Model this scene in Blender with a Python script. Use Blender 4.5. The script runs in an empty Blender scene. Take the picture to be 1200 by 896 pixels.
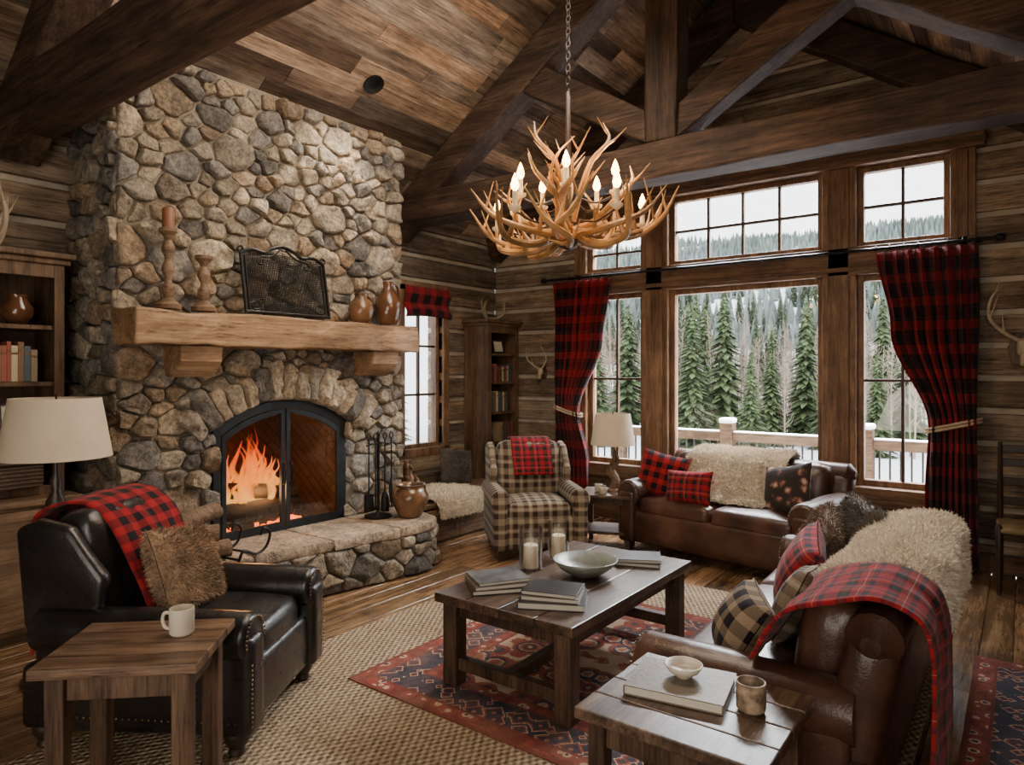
import bpy, math, random, bmesh
from mathutils import Vector, Matrix, noise as mn
random.seed(7)
R=random.random
def U(a,b): return a+(b-a)*random.random()
SC=bpy.context.scene
COL=SC.collection
# ---------------------------------------------------------------- mesh builder
def crv(pts,n=4):
    pts=[Vector(p) for p in pts]
    if len(pts)<3: return pts
    out=[]
    P=[pts[0]*2-pts[1]]+pts+[pts[-1]*2-pts[-2]]
    for i in range(1,len(P)-2):
        for k in range(n):
            t=k/n
            a,b,c,d=P[i-1],P[i],P[i+1],P[i+2]
            out.append(0.5*((2*b)+(c-a)*t+(2*a-5*b+4*c-d)*t*t+(3*b-a-3*c+d)*t**3))
    out.append(pts[-1]); return out
def lerpl(vals,n):
    out=[]
    for i in range(len(vals)-1):
        for k in range(n): out.append(vals[i]+(vals[i+1]-vals[i])*k/n)
    out.append(vals[-1]); return out
class MB:
    def __init__(s): s.v=[];s.f=[];s.c=[];s.m=[];s.s=[];s.u=[]
    def add(s,vs,fs,c=1.0,mi=0,sm=False,M=None,uv=None):
        o=len(s.v)
        if M is not None: vs=[M@Vector(p) for p in vs]
        s.v.extend([tuple(p) for p in vs])
        if not isinstance(c,(tuple,list)): c=(c,c,c)
        for f in fs:
            s.f.append([o+i for i in f]); s.c.append(c); s.m.append(mi); s.s.append(sm)
            s.u.append([uv[i] for i in f] if uv else None)
    def box(s,x0,x1,y0,y1,z0,z1,**k):
        vs=[(x0,y0,z0),(x1,y0,z0),(x1,y1,z0),(x0,y1,z0),(x0,y0,z1),(x1,y0,z1),(x1,y1,z1),(x0,y1,z1)]
        s.add(vs,[(3,2,1,0),(4,5,6,7),(0,1,5,4),(1,2,6,5),(2,3,7,6),(3,0,4,7)],**k)
    def cb(s,o,d,**k):
        s.box(o[0]-d[0]/2,o[0]+d[0]/2,o[1]-d[1]/2,o[1]+d[1]/2,o[2]-d[2]/2,o[2]+d[2]/2,**k)
    def prism(s,pts,a,b,axis='y',**k):
        n=len(pts)
        def mk(p,t):
            if axis=='y': return (p[0],t,p[1])
            if axis=='x': return (t,p[0],p[1])
            return (p[0],p[1],t)
        vs=[mk(p,a) for p in pts]+[mk(p,b) for p in pts]
        fs=[list(range(n))[::-1],list(range(n,2*n))]+[(i,(i+1)%n,n+(i+1)%n,n+i) for i in range(n)]
        s.add(vs,fs,**k)
    def lathe(s,prof,n=24,o=(0,0,0),**k):
        vs=[];fs=[]
        for r,z in prof:
            for i in range(n):
                a=2*math.pi*i/n; vs.append((o[0]+r*math.cos(a),o[1]+r*math.sin(a),o[2]+z))
        for j in range(len(prof)-1):
            for i in range(n):
                a=j*n+i;b=j*n+(i+1)%n; fs.append((a,b,b+n,a+n))
        fs.append(list(range(n))[::-1]); fs.append([(len(prof)-1)*n+i for i in range(n)])
        k.setdefault('sm',True); s.add(vs,fs,**k)
    def tube(s,pts,rad,n=8,sub=4,**k):
        if not isinstance(rad,(list,tuple)): rad=[rad]*len(pts)
        if sub>1 and len(pts)>2: P=crv(pts,sub); rr=lerpl(list(rad),sub)
        else: P=[Vector(p) for p in pts]; rr=list(rad)
        vs=[];fs=[]; up=None
        for i,p in enumerate(P):
            t=(P[min(i+1,len(P)-1)]-P[max(i-1,0)])
            if t.length<1e-9: t=Vector((0,0,1))
            t.normalize()
            if up is None:
                up=Vector((0,0,1)) if abs(t.z)<.9 else Vector((1,0,0))
            a=t.cross(up)
            if a.length<1e-6: a=t.cross(Vector((0,1,0)))
            a.normalize(); up=a.cross(t); b=up
            for j in range(n):
                an=2*math.pi*j/n; vs.append(p+(a*math.cos(an)+b*math.sin(an))*rr[i])
        for i in range(len(P)-1):
            for j in range(n):
                q=i*n+j;w=i*n+(j+1)%n; fs.append((q,w,w+n,q+n))
        fs.append(list(range(n))[::-1]); fs.append([(len(P)-1)*n+i for i in range(n)])
        k.setdefault('sm',True); s.add(vs,fs,**k)
    def rbox(s,o,d,r=.05,n=5,puff=(0,0,0),wr=0,seed=0,**k):
        h=[x/2 for x in d]; r=min(r,min(h)*.999)
        def ax(hh):
            L=[-hh,-hh+.12*r,-hh+.4*r,-hh+r]
            inn=hh-r
            m=[-inn+2*inn*i/n for i in range(1,n)] if inn>1e-4 else []
            R_=[hh-r,hh-.4*r,hh-.12*r,hh]
            if inn<=1e-3: R_=R_[1:]
            return L+m+R_
        A=[ax(x) for x in h]; vs=[];ix={};fs=[]
        def V(p):
            key=tuple(round(q,5) for q in p)
            if key in ix: return ix[key]
            P=Vector(p); inn=Vector([max(-(h[i]-r),min(h[i]-r,p[i])) for i in range(3)])
            dd=P-inn
            if dd.length>1e-9: P=inn+dd.normalized()*r
            q=[P[i]/h[i] for i in range(3)]
            P=P+Vector([puff[i]*q[i]*max(0,(1-q[(i+1)%3]**2))*max(0,(1-q[(i+2)%3]**2)) for i in range(3)])
            if wr: P+=mn.noise_vector(P*6+Vector((seed,seed,seed)))*wr
            ix[key]=len(vs); vs.append(P+Vector(o)); return ix[key]
        for a in range(3):
            b=(a+1)%3; e=(a+2)%3
            for sg in (-1,1):
                for i in range(len(A[b])-1):
                    for j in range(len(A[e])-1):
                        q=[]
                        for (ii,jj) in ((i,j),(i+1,j),(i+1,j+1),(i,j+1)):
                            p=[0,0,0];p[a]=sg*h[a];p[b]=A[b][ii];p[e]=A[e][jj]; q.append(V(p))
                        fs.append(q if sg>0 else q[::-1])
        k.setdefault('sm',True); s.add(vs,fs,**k)
    def grid(s,fn,nu,nv,uvf=None,**k):
        vs=[];uv=[];fs=[]
        for i in range(nu+1):
            for j in range(nv+1):
                a,b=i/nu,j/nv; vs.append(fn(a,b)); uv.append(uvf(a,b) if uvf else (a,b))
        for i in range(nu):
            for j in range(nv):
                q=i*(nv+1)+j; fs.append((q,q+nv+1,q+nv+2,q+1))
        k.setdefault('sm',True); s.add(vs,fs,uv=uv,**k)
    def fur(s,n,L=.03,w=.004,droop=.3,curl=.5,mi=0,flip=1,cr=(.8,1.1)):
        F=len(s.f)
        for q in range(n):
            f=s.f[random.randrange(F)]
            a,b,c=[Vector(s.v[i]) for i in f[:3]]; d=Vector(s.v[f[-1]])
            u,v=R(),R(); p=a.lerp(b,u).lerp(d.lerp(c,u),v)
            nn=(b-a).cross(d-a)
            if nn.length<1e-12: continue
            nn=nn.normalized()*flip
            dr=(nn+Vector((U(-1,1),U(-1,1),U(-1,1)))*curl+Vector((0,0,-droop))).normalized()
            sd=dr.cross(Vector((U(-1,1),U(-1,1),U(-1,1)))).normalized()*w*U(.6,1.3)
            l=L*U(.6,1.2)
            dr2=(dr+Vector((U(-1,1),U(-1,1),U(-1,1)-droop))*.6).normalized()
            m=p+dr*l*.55; t=m+dr2*l*.55
            s.add([p-sd,p+sd,m+sd*.7,m-sd*.7,t],[(0,1,2,3),(3,2,4)],c=U(*cr),mi=mi,sm=True)
    def obj(s,name,mats,parent=None,loc=(0,0,0),rot=(0,0,0),bevel=0,seg=2,sub=0,solid=0,sharp=.7,uvs=1.0,**props):
        me=bpy.data.meshes.new(name); me.from_pydata(s.v,[],s.f)
        if not isinstance(mats,(list,tuple)): mats=[mats]
        for m in mats: me.materials.append(m)
        me.polygons.foreach_set('material_index',s.m); me.polygons.foreach_set('use_smooth',s.s)
        ca=me.color_attributes.new('Col','FLOAT_COLOR','CORNER'); ul=me.uv_layers.new(name='UVMap')
        cd=[];ud=[]
        V=s.v
        for i,f in enumerate(s.f):
            c=s.c[i]; cd.extend([c[0],c[1],c[2],1.0]*len(f))
            if s.u[i]:
                for q in s.u[i]: ud.extend(q)
            else:
                nrm=me.polygons[i].normal; a=max(range(3),key=lambda t:abs(nrm[t]))
                for vi in f:
                    p=V[vi]
                    if a==0: ud.extend((p[1]*uvs,p[2]*uvs))
                    elif a==1: ud.extend((p[0]*uvs,p[2]*uvs))
                    else: ud.extend((p[0]*uvs,p[1]*uvs))
        ca.data.foreach_set('color',cd); ul.data.foreach_set('uv',ud)
        if any(s.s):
            try: me.set_sharp_from_angle(angle=sharp)
            except Exception: pass
        me.update()
        o=bpy.data.objects.new(name,me); COL.objects.link(o)
        o.location=loc;o.rotation_euler=rot
        if parent is not None: o.parent=parent
        if bevel>0:
            b=o.modifiers.new('bevel','BEVEL');b.width=bevel;b.segments=seg;b.limit_method='ANGLE';b.angle_limit=.7
        if solid:
            b=o.modifiers.new('solid','SOLIDIFY');b.thickness=solid;b.offset=0
        if sub:
            b=o.modifiers.new('sub','SUBSURF');b.levels=sub;b.render_levels=sub
        for k,v in props.items(): o[k]=v
        return o
def thing(name,label,category,loc=(0,0,0),rz=0,group=None,rot=None):
    e=bpy.data.objects.new(name,None);COL.objects.link(e);e.location=loc
    e.rotation_euler=rot if rot else (0,0,math.radians(rz)); e.empty_display_size=.1
    e['label']=label;e['category']=category
    if group:e['group']=group
    return e
def RZ(d): return Matrix.Rotation(math.radians(d),4,'Z')
def TR(x,y,z): return Matrix.Translation((x,y,z))
# ---------------------------------------------------------------- materials
def base(name):
    m=bpy.data.materials.new(name);m.use_nodes=True;nt=m.node_tree
    return m,nt,nt.nodes['Principled BSDF']
def nd(nt,t,**k):
    n=nt.nodes.new(t)
    for a,b in k.items(): setattr(n,a,b)
    return n
def lk(nt,a,b): nt.links.new(a,b)
def ramp(nt,fac,stops,interp='LINEAR'):
    r=nd(nt,'ShaderNodeValToRGB'); cr=r.color_ramp; cr.interpolation=interp
    while len(cr.elements)<len(stops): cr.elements.new(.5)
    for e,(p,c) in zip(cr.elements,stops):
        e.position=p; e.color=(c[0],c[1],c[2],1)
    lk(nt,fac,r.inputs[0]); return r.outputs[0]
def tc(nt,kind='Object',scale=(1,1,1),rot=(0,0,0)):
    t=nd(nt,'ShaderNodeTexCoord'); mp=nd(nt,'ShaderNodeMapping'); lk(nt,t.outputs[kind],mp.inputs[0])
    mp.inputs['Scale'].default_value=scale; mp.inputs['Rotation'].default_value=rot; return mp.outputs[0]
def noi(nt,vec,scale,detail=4,rough=.55,w=None):
    n=nd(nt,'ShaderNodeTexNoise'); n.inputs['Scale'].default_value=scale;n.inputs['Detail'].default_value=detail
    n.inputs['Roughness'].default_value=rough
    if w is not None: n.noise_dimensions='4D'; lk(nt,w,n.inputs['W'])
    lk(nt,vec,n.inputs['Vector']); return n.outputs['Fac']
def mth(nt,op,a,b=None,c=None):
    n=nd(nt,'ShaderNodeMath',operation=op)
    for i,x in enumerate((a,b,c)):
        if x is None: continue
        if isinstance(x,(int,float)): n.inputs[i].default_value=x
        else: lk(nt,x,n.inputs[i])
    return n.outputs[0]
def mixc(nt,fac,a,b,mode='MIX'):
    n=nd(nt,'ShaderNodeMix',data_type='RGBA',blend_type=mode)
    for i,x in ((0,fac),(6,a),(7,b)):
        if isinstance(x,(int,float)): n.inputs[i].default_value=x
        elif isinstance(x,(tuple,list)): n.inputs[i].default_value=(x[0],x[1],x[2],1)
        else: lk(nt,x,n.inputs[i])
    return n.outputs[2]
def bump(nt,b,h,st=.3,dist=.02):
    n=nd(nt,'ShaderNodeBump'); n.inputs['Strength'].default_value=st;n.inputs['Distance'].default_value=dist
    lk(nt,h,n.inputs['Height']); lk(nt,n.outputs[0],b.inputs['Normal'])
def attr(nt):
    a=nd(nt,'ShaderNodeAttribute');a.attribute_name='Col';return a
def cm(c,k): return tuple(min(1,x*k) for x in c)
def simple(name,c,rough=.5,metal=0,var=.25,scale=6,bs=60,bst=.15,coat=0,sheen=0,dist=.01,spec=None):
    m,nt,b=base(name); v=tc(nt); a=attr(nt)
    f=noi(nt,v,scale); col=ramp(nt,f,[(.3,cm(c,1-var)),(.7,cm(c,1+var))])
    col=mixc(nt,1,col,a.outputs['Color'],'MULTIPLY'); lk(nt,col,b.inputs['Base Color'])
    b.inputs['Roughness'].default_value=rough;b.inputs['Metallic'].default_value=metal
    b.inputs['Coat Weight'].default_value=coat;b.inputs['Sheen Weight'].default_value=sheen
    if spec is not None:b.inputs['Specular IOR Level'].default_value=spec
    if bst>0: bump(nt,b,noi(nt,v,bs,3),bst,dist)
    return m
def wood(name,cs,axis=1,rough=.55,scale=1.0,bst=.35,coat=0,crack=.6,spec=.35,dist=.01):
    m,nt,b=base(name); s=[12*scale]*3; s[axis]=.8*scale; v=tc(nt,scale=tuple(s)); a=attr(nt)
    sep=nd(nt,'ShaderNodeSeparateColor');lk(nt,a.outputs['Color'],sep.inputs[0]); w=mth(nt,'MULTIPLY',sep.outputs[0],37.0)
    f=noi(nt,v,1.0,7,.65,w); f2=noi(nt,v,6,6,.75,w)
    v2=tc(nt,scale=(1,1,1)); f3=noi(nt,v2,3.2,5,.65,w)
    g=mth(nt,'ADD',mth(nt,'MULTIPLY',f,.5),mth(nt,'MULTIPLY',f2,.5))
    col=ramp(nt,g,[(.39,cs[0]),(.49,cs[1]),(.61,cs[2])])
    dk=ramp(nt,f3,[(.3,(.38,.38,.4)),(.62,(1.15,1.15,1.15))]); col=mixc(nt,.8,col,dk,'MULTIPLY')
    ck=ramp(nt,f2,[(.36,(.08,.06,.05)),(.42,(1,1,1))]); col=mixc(nt,crack,col,ck,'MULTIPLY')
    col=mixc(nt,1,col,a.outputs['Color'],'MULTIPLY')
    lk(nt,col,b.inputs['Base Color']); b.inputs['Roughness'].default_value=rough
    b.inputs['Coat Weight'].default_value=coat; b.inputs['Coat Roughness'].default_value=.25; b.inputs['Specular IOR Level'].default_value=spec
    bump(nt,b,g,bst,dist); return m
def plaid(name,stops,scale=4,rough=.9,kind='UV',rot=0):
    m,nt,b=base(name); v=tc(nt,kind,(scale,scale,scale),(0,0,rot)); sp=nd(nt,'ShaderNodeSeparateXYZ');lk(nt,v,sp.inputs[0])
    c1=ramp(nt,mth(nt,'FRACT',sp.outputs[0]),stops,'CONSTANT'); c2=ramp(nt,mth(nt,'FRACT',sp.outputs[1]),stops,'CONSTANT')
    c=mixc(nt,.5,c1,c2)
    f=noi(nt,tc(nt,kind,(1,1,1)),220,2); c=mixc(nt,.4,c,ramp(nt,f,[(.3,(.4,.4,.4)),(.7,(1.3,1.3,1.3))]),'MULTIPLY')
    lk(nt,c,b.inputs['Base Color']);b.inputs['Roughness'].default_value=rough;b.inputs['Sheen Weight'].default_value=.08
    b.inputs['Specular IOR Level'].default_value=.12
    bump(nt,b,f,.2,.004); return m
def leather(name,c,rough=.38,coat=.15):
    m,nt,b=base(name); v=tc(nt); f=noi(nt,v,4,6,.65); f4=noi(nt,v,10,4)
    col=ramp(nt,f,[(.3,cm(c,.4)),(.52,c),(.72,cm(c,2.1))]); lk(nt,col,b.inputs['Base Color'])
    vo=nd(nt,'ShaderNodeTexVoronoi');vo.inputs['Scale'].default_value=160;lk(nt,v,vo.inputs['Vector'])
    h=mth(nt,'ADD',mth(nt,'MULTIPLY',vo.outputs['Distance'],.12),mth(nt,'MULTIPLY',f4,1.0))
    bump(nt,b,h,.35,.014); rr=nd(nt,'ShaderNodeMapRange');lk(nt,f4,rr.inputs[0]);rr.inputs[3].default_value=rough-.08;rr.inputs[4].default_value=rough+.15
    lk(nt,rr.outputs[0],b.inputs['Roughness']); b.inputs['Coat Weight'].default_value=coat;b.inputs['Coat Roughness'].default_value=.3
    return m
def emis(name,c,st):
    m,nt,b=base(name);b.inputs['Base Color'].default_value=(*c,1);b.inputs['Emission Color'].default_value=(*c,1);b.inputs['Emission Strength'].default_value=st;return m
def glass(name,tint=(1,1,1),refl=.08,rough=.02):
    m=bpy.data.materials.new(name);m.use_nodes=True;nt=m.node_tree;nt.nodes.clear()
    o=nd(nt,'ShaderNodeOutputMaterial');t=nd(nt,'ShaderNodeBsdfTransparent');t.inputs[0].default_value=(*tint,1)
    g=nd(nt,'ShaderNodeBsdfGlossy');g.inputs['Roughness'].default_value=rough
    mx=nd(nt,'ShaderNodeMixShader'); lw=nd(nt,'ShaderNodeLayerWeight');lw.inputs[0].default_value=.25
    f=mth(nt,'ADD',mth(nt,'MULTIPLY',lw.outputs['Fresnel'],.6),refl*.2)
    lk(nt,f,mx.inputs[0]);lk(nt,t.outputs[0],mx.inputs[1]);lk(nt,g.outputs[0],mx.inputs[2]);lk(nt,mx.outputs[0],o.inputs[0]);return m

LG=[(.06,.042,.029),(.19,.135,.09),(.36,.275,.19)]
M_log=wood('hewn_log',LG,1,.8,1.0,.6,dist=.02)
M_logx=wood('hewn_log_x',LG,0,.8,1.0,.6,dist=.02)
M_chink=simple('chinking',(.42,.36,.28),.9,bs=80,bst=.4)
M_ceil=wood('reclaimed_ceiling_board',[(.05,.033,.023),(.17,.112,.072),(.34,.245,.17)],1,.7,1.1,.4)
M_floor=wood('floor_board',[(.075,.038,.02),(.225,.125,.064),(.40,.25,.14)],1,.24,1.0,.25,coat=.25)
BM=[(.015,.009,.006),(.052,.029,.018),(.12,.072,.046)]
M_beamx=wood('timber_x',BM,0,.65,.8,.5,dist=.02)
M_beamz=wood('timber_z',BM,2,.65,.8,.5,dist=.02)
M_postz=wood('window_post',[(.07,.033,.017),(.19,.10,.05),(.32,.185,.1)],2,.5,1,.3,crack=.3)
M_postx=wood('window_header',[(.05,.025,.013),(.14,.076,.04),(.25,.145,.08)],0,.55,1,.3,crack=.3)
M_mantel=wood('mantel_timber',[(.11,.057,.029),(.32,.185,.095),(.52,.34,.195)],1,.55,.9,.6,dist=.02,crack=.8)
M_tabley=wood('dark_table_y',[(.02,.012,.008),(.075,.043,.027),(.165,.103,.067)],1,.3,1.3,.35,coat=.2,crack=.8)
M_tablez=wood('dark_table_z',[(.017,.01,.006),(.055,.03,.018),(.12,.07,.043)],2,.45,1.3,.3)
M_endx=wood('end_table_top',[(.035,.019,.011),(.125,.07,.04),(.27,.165,.098)],0,.38,1.2,.4,crack=.8,coat=.1)
M_endz=wood('end_table_leg',[(.025,.013,.008),(.08,.044,.026),(.165,.097,.058)],2,.5,1.2,.35)
M_caby=wood('cabinet_wood',[(.06,.034,.019),(.175,.105,.06),(.3,.19,.112)],1,.5,1,.25,crack=.3)
M_cabz=wood('cabinet_wood_z',[(.04,.022,.012),(.115,.065,.036),(.2,.12,.068)],2,.5,1,.25,crack=.3)
M_rail=wood('railing_wood',[(.03,.018,.01),(.075,.045,.026),(.12,.075,.045)],0,.8,1,.25,crack=.3,spec=.1)
M_legd=simple('dark_leg',(.03,.017,.011),.4)
M_brn=leather('brown_leather',(.068,.030,.019),.31,.25)
M_blk=leather('black_leather',(.012,.011,.011),.26,.3)
M_iron=simple('wrought_iron',(.018,.017,.016),.5,.7,bst=.2)
M_steel=simple('door_steel',(.045,.05,.055),.45,.8,bst=.1)
M_brass=simple('brass_nail',(.22,.15,.08),.4,1,bst=0)
M_cream=simple('lamp_shade_linen',(.62,.52,.39),.9,var=.06,bs=300,bst=.2)
M_sheep=simple('sheepskin_wool',(.78,.68,.54),.95,var=.14,scale=12,bs=60,bst=.5,sheen=.2)
M_furb=simple('brown_fur',(.15,.095,.058),.9,var=.4,scale=10,sheen=.15)
M_furg=simple('grey_fur',(.10,.078,.064),.9,var=.4,scale=10,sheen=.15)
M_furt=simple('tan_fur',(.30,.19,.11),.9,var=.5,scale=9,sheen=.15)
M_cer=simple('brown_glaze',(.10,.042,.02),.18,var=.5,scale=5,bst=.05,coat=.5)
M_cer2=simple('amber_glaze',(.15,.075,.036),.25,var=.6,scale=6,bst=.05,coat=.4)
M_white=simple('cream_ceramic',(.6,.53,.43),.35,var=.1,bst=.05)
M_bowl=simple('grey_green_bowl',(.15,.155,.125),.35,var=.35,bst=.1)
M_candle=simple('wax',(.85,.72,.48),.5,var=.05,bst=0)
M_candleb=simple('brown_wax',(.2,.08,.04),.5,var=.1,bst=0)
M_ant=simple('antler_horn',(.37,.20,.07),.38,var=.6,scale=6,bs=50,bst=.3)
M_antp=simple('bleached_antler',(.38,.3,.21),.5,var=.25,scale=7)
M_pap=simple('paper',(.55,.5,.41),.8,var=.06,bst=.1)
M_snow=simple('snow',(.86,.88,.92),.7,var=.03,scale=2,bs=4,bst=.2)
M_rope=simple('tieback_rope',(.45,.36,.24),.8)
M_rush=simple('rush_seat',(.3,.21,.11),.8)
M_bark=simple('firewood_bark',(.16,.10,.06),.9,var=.4,scale=12,bs=40,bst=.8,dist=.02)
M_cut=simple('firewood_cut',(.46,.31,.17),.8,var=.2,scale=10)
M_char=simple('charred_log',(.025,.017,.013),.9,var=.5,scale=12,bst=.6)
M_glass=glass('window_glass'); M_hur=glass('hurricane_glass',(.97,.97,.96),.5,.03); M_fdg=glass('fire_door_glass',(.85,.83,.8),.3,.08)
M_bulb=emis('bulb_glow',(1,.5,.13),34); M_ember=emis('ember',(1,.16,.015),4)
BLK=(.010,.009,.011);RED=(.30,.014,.018);GRN=(.012,.03,.024);CRM=(.42,.34,.25);TAN=(.28,.225,.155);BRN=(.045,.029,.022)
M_buf=plaid('buffalo_check',[(0,cm(RED,.8)),(.45,BLK)],5.5)
M_bufc=plaid('curtain_plaid',[(0,cm(RED,.85)),(.4,BLK),(.52,(.11,.008,.01)),(.56,BLK),(.88,(.12,.065,.042)),(.9,BLK)],5.2)
M_tart=plaid('red_tartan',[(0,RED),(.26,BLK),(.33,GRN),(.46,BLK),(.53,RED),(.68,CRM),(.7,RED),(.8,(.015,.018,.04)),(.93,RED)],8)
M_bufr=plaid('red_throw_check',[(0,cm(RED,1.15)),(.47,BLK)],10)
M_tanp=plaid('tan_brown_plaid',[(0,TAN),(.16,BRN),(.40,TAN),(.46,(.42,.36,.28)),(.54,TAN),(.6,(.13,.035,.025)),(.64,BRN),(.84,TAN)],6)
M_gin=plaid('black_tan_check',[(0,(.3,.22,.14)),(.44,BLK)],11)
def floral():
    m,nt,b=base('floral_dark'); v=tc(nt); vo=nd(nt,'ShaderNodeTexVoronoi');vo.inputs['Scale'].default_value=13;lk(nt,v,vo.inputs['Vector'])
    f=mth(nt,'ADD',vo.outputs['Distance'],mth(nt,'MULTIPLY',noi(nt,v,30),.7))
    c=ramp(nt,f,[(.45,(.46,.35,.25)),(.6,(.25,.10,.07)),(.74,(.05,.03,.024)),(.9,(.025,.018,.016))]);lk(nt,c,b.inputs['Base Color']);b.inputs['Roughness'].default_value=.9;return m
M_flo=floral()
def stonem():
    m,nt,b=base('field_stone'); v=tc(nt); a=attr(nt); f=noi(nt,v,9,6,.7); f2=noi(nt,v,38,6,.75)
    col=ramp(nt,f,[(.3,(.42,.41,.40)),(.52,(.9,.87,.83)),(.72,(1.4,1.28,1.1))]); col=mixc(nt,1,col,a.outputs['Color'],'MULTIPLY')
    col=mixc(nt,.75,col,ramp(nt,f2,[(.36,(.3,.3,.3)),(.6,(1.2,1.2,1.2))]),'MULTIPLY')
    lk(nt,col,b.inputs['Base Color']);b.inputs['Roughness'].default_value=.9;b.inputs['Specular IOR Level'].default_value=.25
    bump(nt,b,mth(nt,'ADD',mth(nt,'MULTIPLY',f,1.0),mth(nt,'MULTIPLY',f2,.5)),1.0,.04);return m
M_stone=stonem()
M_mortar=simple('mortar',(.24,.20,.155),.95,bs=60,bst=.7,dist=.02)
def brickm():
    m,nt,b=base('firebrick'); v=tc(nt,'UV',(1,1,1),(0,0,math.radians(45)));br=nd(nt,'ShaderNodeTexBrick');lk(nt,v,br.inputs[0])
    br.inputs['Color1'].default_value=(.17,.10,.065,1);br.inputs['Color2'].default_value=(.11,.065,.042,1);br.inputs['Mortar'].default_value=(.055,.038,.028,1)
    br.inputs['Scale'].default_value=1;br.inputs['Brick Width'].default_value=.2;br.inputs['Row Height'].default_value=.06;br.inputs['Mortar Size'].default_value=.005
    lk(nt,br.outputs[0],b.inputs['Base Color']);b.inputs['Roughness'].default_value=.9;bump(nt,b,br.outputs['Fac'],-.4,.01);return m
M_brick=brickm()
def rugm(name,hx,hy,fs=9,fade=.3):
    m,nt,b=base(name); v=tc(nt); sp=nd(nt,'ShaderNodeSeparateXYZ');lk(nt,v,sp.inputs[0])
    ax=mth(nt,'ABSOLUTE',sp.outputs[0]);ay=mth(nt,'ABSOLUTE',sp.outputs[1])
    d=mth(nt,'MINIMUM',mth(nt,'SUBTRACT',hx,ax),mth(nt,'SUBTRACT',hy,ay))
    cb=nd(nt,'ShaderNodeCombineXYZ');lk(nt,ax,cb.inputs[0]);lk(nt,ay,cb.inputs[1])
    wob=mth(nt,'MULTIPLY',mth(nt,'SUBTRACT',noi(nt,v,55,4,.7),.5),.22)
    def vor(s,dist):
        vo=nd(nt,'ShaderNodeTexVoronoi');vo.distance=dist;vo.inputs['Scale'].default_value=s;vo.inputs['Randomness'].default_value=.75;lk(nt,cb.outputs[0],vo.inputs['Vector'])
        return mth(nt,'ADD',vo.outputs['Distance'],wob)
    R1=(.22,.05,.036);R2=(.14,.034,.027);NV=(.026,.034,.055);CR=(.44,.34,.24);RU=(.29,.12,.07)
    f=ramp(nt,vor(fs,'EUCLIDEAN'),[(0,CR),(.12,NV),(.24,R1),(.34,RU),(.40,CR),(.44,NV),(.54,R1),(.68,CR)],'CONSTANT')
    f2=ramp(nt,vor(fs*1.4,'MANHATTAN'),[(0,CR),(.14,RU),(.26,NV),(.6,R1),(.7,CR),(.76,NV)],'CONSTANT')
    f3=ramp(nt,vor(fs*2.0,'EUCLIDEAN'),[(0,NV),(.2,CR),(.34,R1),(.6,R2)],'CONSTANT')
    w1=ramp(nt,d,[(0,(0,0,0)),(.34,(1,1,1))],'CONSTANT'); w2=ramp(nt,d,[(0,(0,0,0)),(.10,(1,1,1)),(.27,(0,0,0))],'CONSTANT')
    c=mixc(nt,w1,f3,f); c=mixc(nt,w2,c,f2)
    ln=ramp(nt,d,[(0,(1,1,1)),(.02,(0,0,0)),(.085,(1,1,1)),(.1,(0,0,0)),(.265,(1,1,1)),(.28,(0,0,0)),(.33,(1,1,1)),(.34,(0,0,0))],'CONSTANT')
    c=mixc(nt,ln,c,R2)
    n1=noi(nt,v,160,2);n2=noi(nt,v,6,6,.7)
    c=mixc(nt,.7,c,ramp(nt,n1,[(.3,(.4,.4,.4)),(.7,(1.5,1.4,1.3))]),'MULTIPLY'); c=mixc(nt,ramp(nt,n2,[(.38,(.05,.05,.05)),(.62,(fade+.1,)*3)]),c,(.22,.125,.09))
    lk(nt,c,b.inputs['Base Color']);b.inputs['Roughness'].default_value=.95;bump(nt,b,n1,.3,.006);b.inputs['Specular IOR Level'].default_value=.1;return m
def jutem():
    m,nt,b=base('jute_weave'); v=tc(nt);sp=nd(nt,'ShaderNodeSeparateXYZ');lk(nt,v,sp.inputs[0])
    sx=mth(nt,'SINE',mth(nt,'MULTIPLY',sp.outputs[0],180));sy=mth(nt,'SINE',mth(nt,'MULTIPLY',sp.outputs[1],110))
    h=mth(nt,'MULTIPLY',sx,sy); n=noi(nt,v,70,3);n2=noi(nt,v,2.5,4)
    hh=mth(nt,'ADD',mth(nt,'MULTIPLY',h,.32),n)
    c=ramp(nt,hh,[(.15,(.10,.067,.042)),(.5,(.30,.225,.145)),(.85,(.52,.42,.3))]);c=mixc(nt,.6,c,ramp(nt,n2,[(.3,(.65,.6,.55)),(.7,(1.1,1.1,1.1))]),'MULTIPLY')
    lk(nt,c,b.inputs['Base Color']);b.inputs['Roughness'].default_value=.95;b.inputs['Specular IOR Level'].default_value=.1;bump(nt,b,hh,.9,.015);return m
M_jute=jutem()
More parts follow.
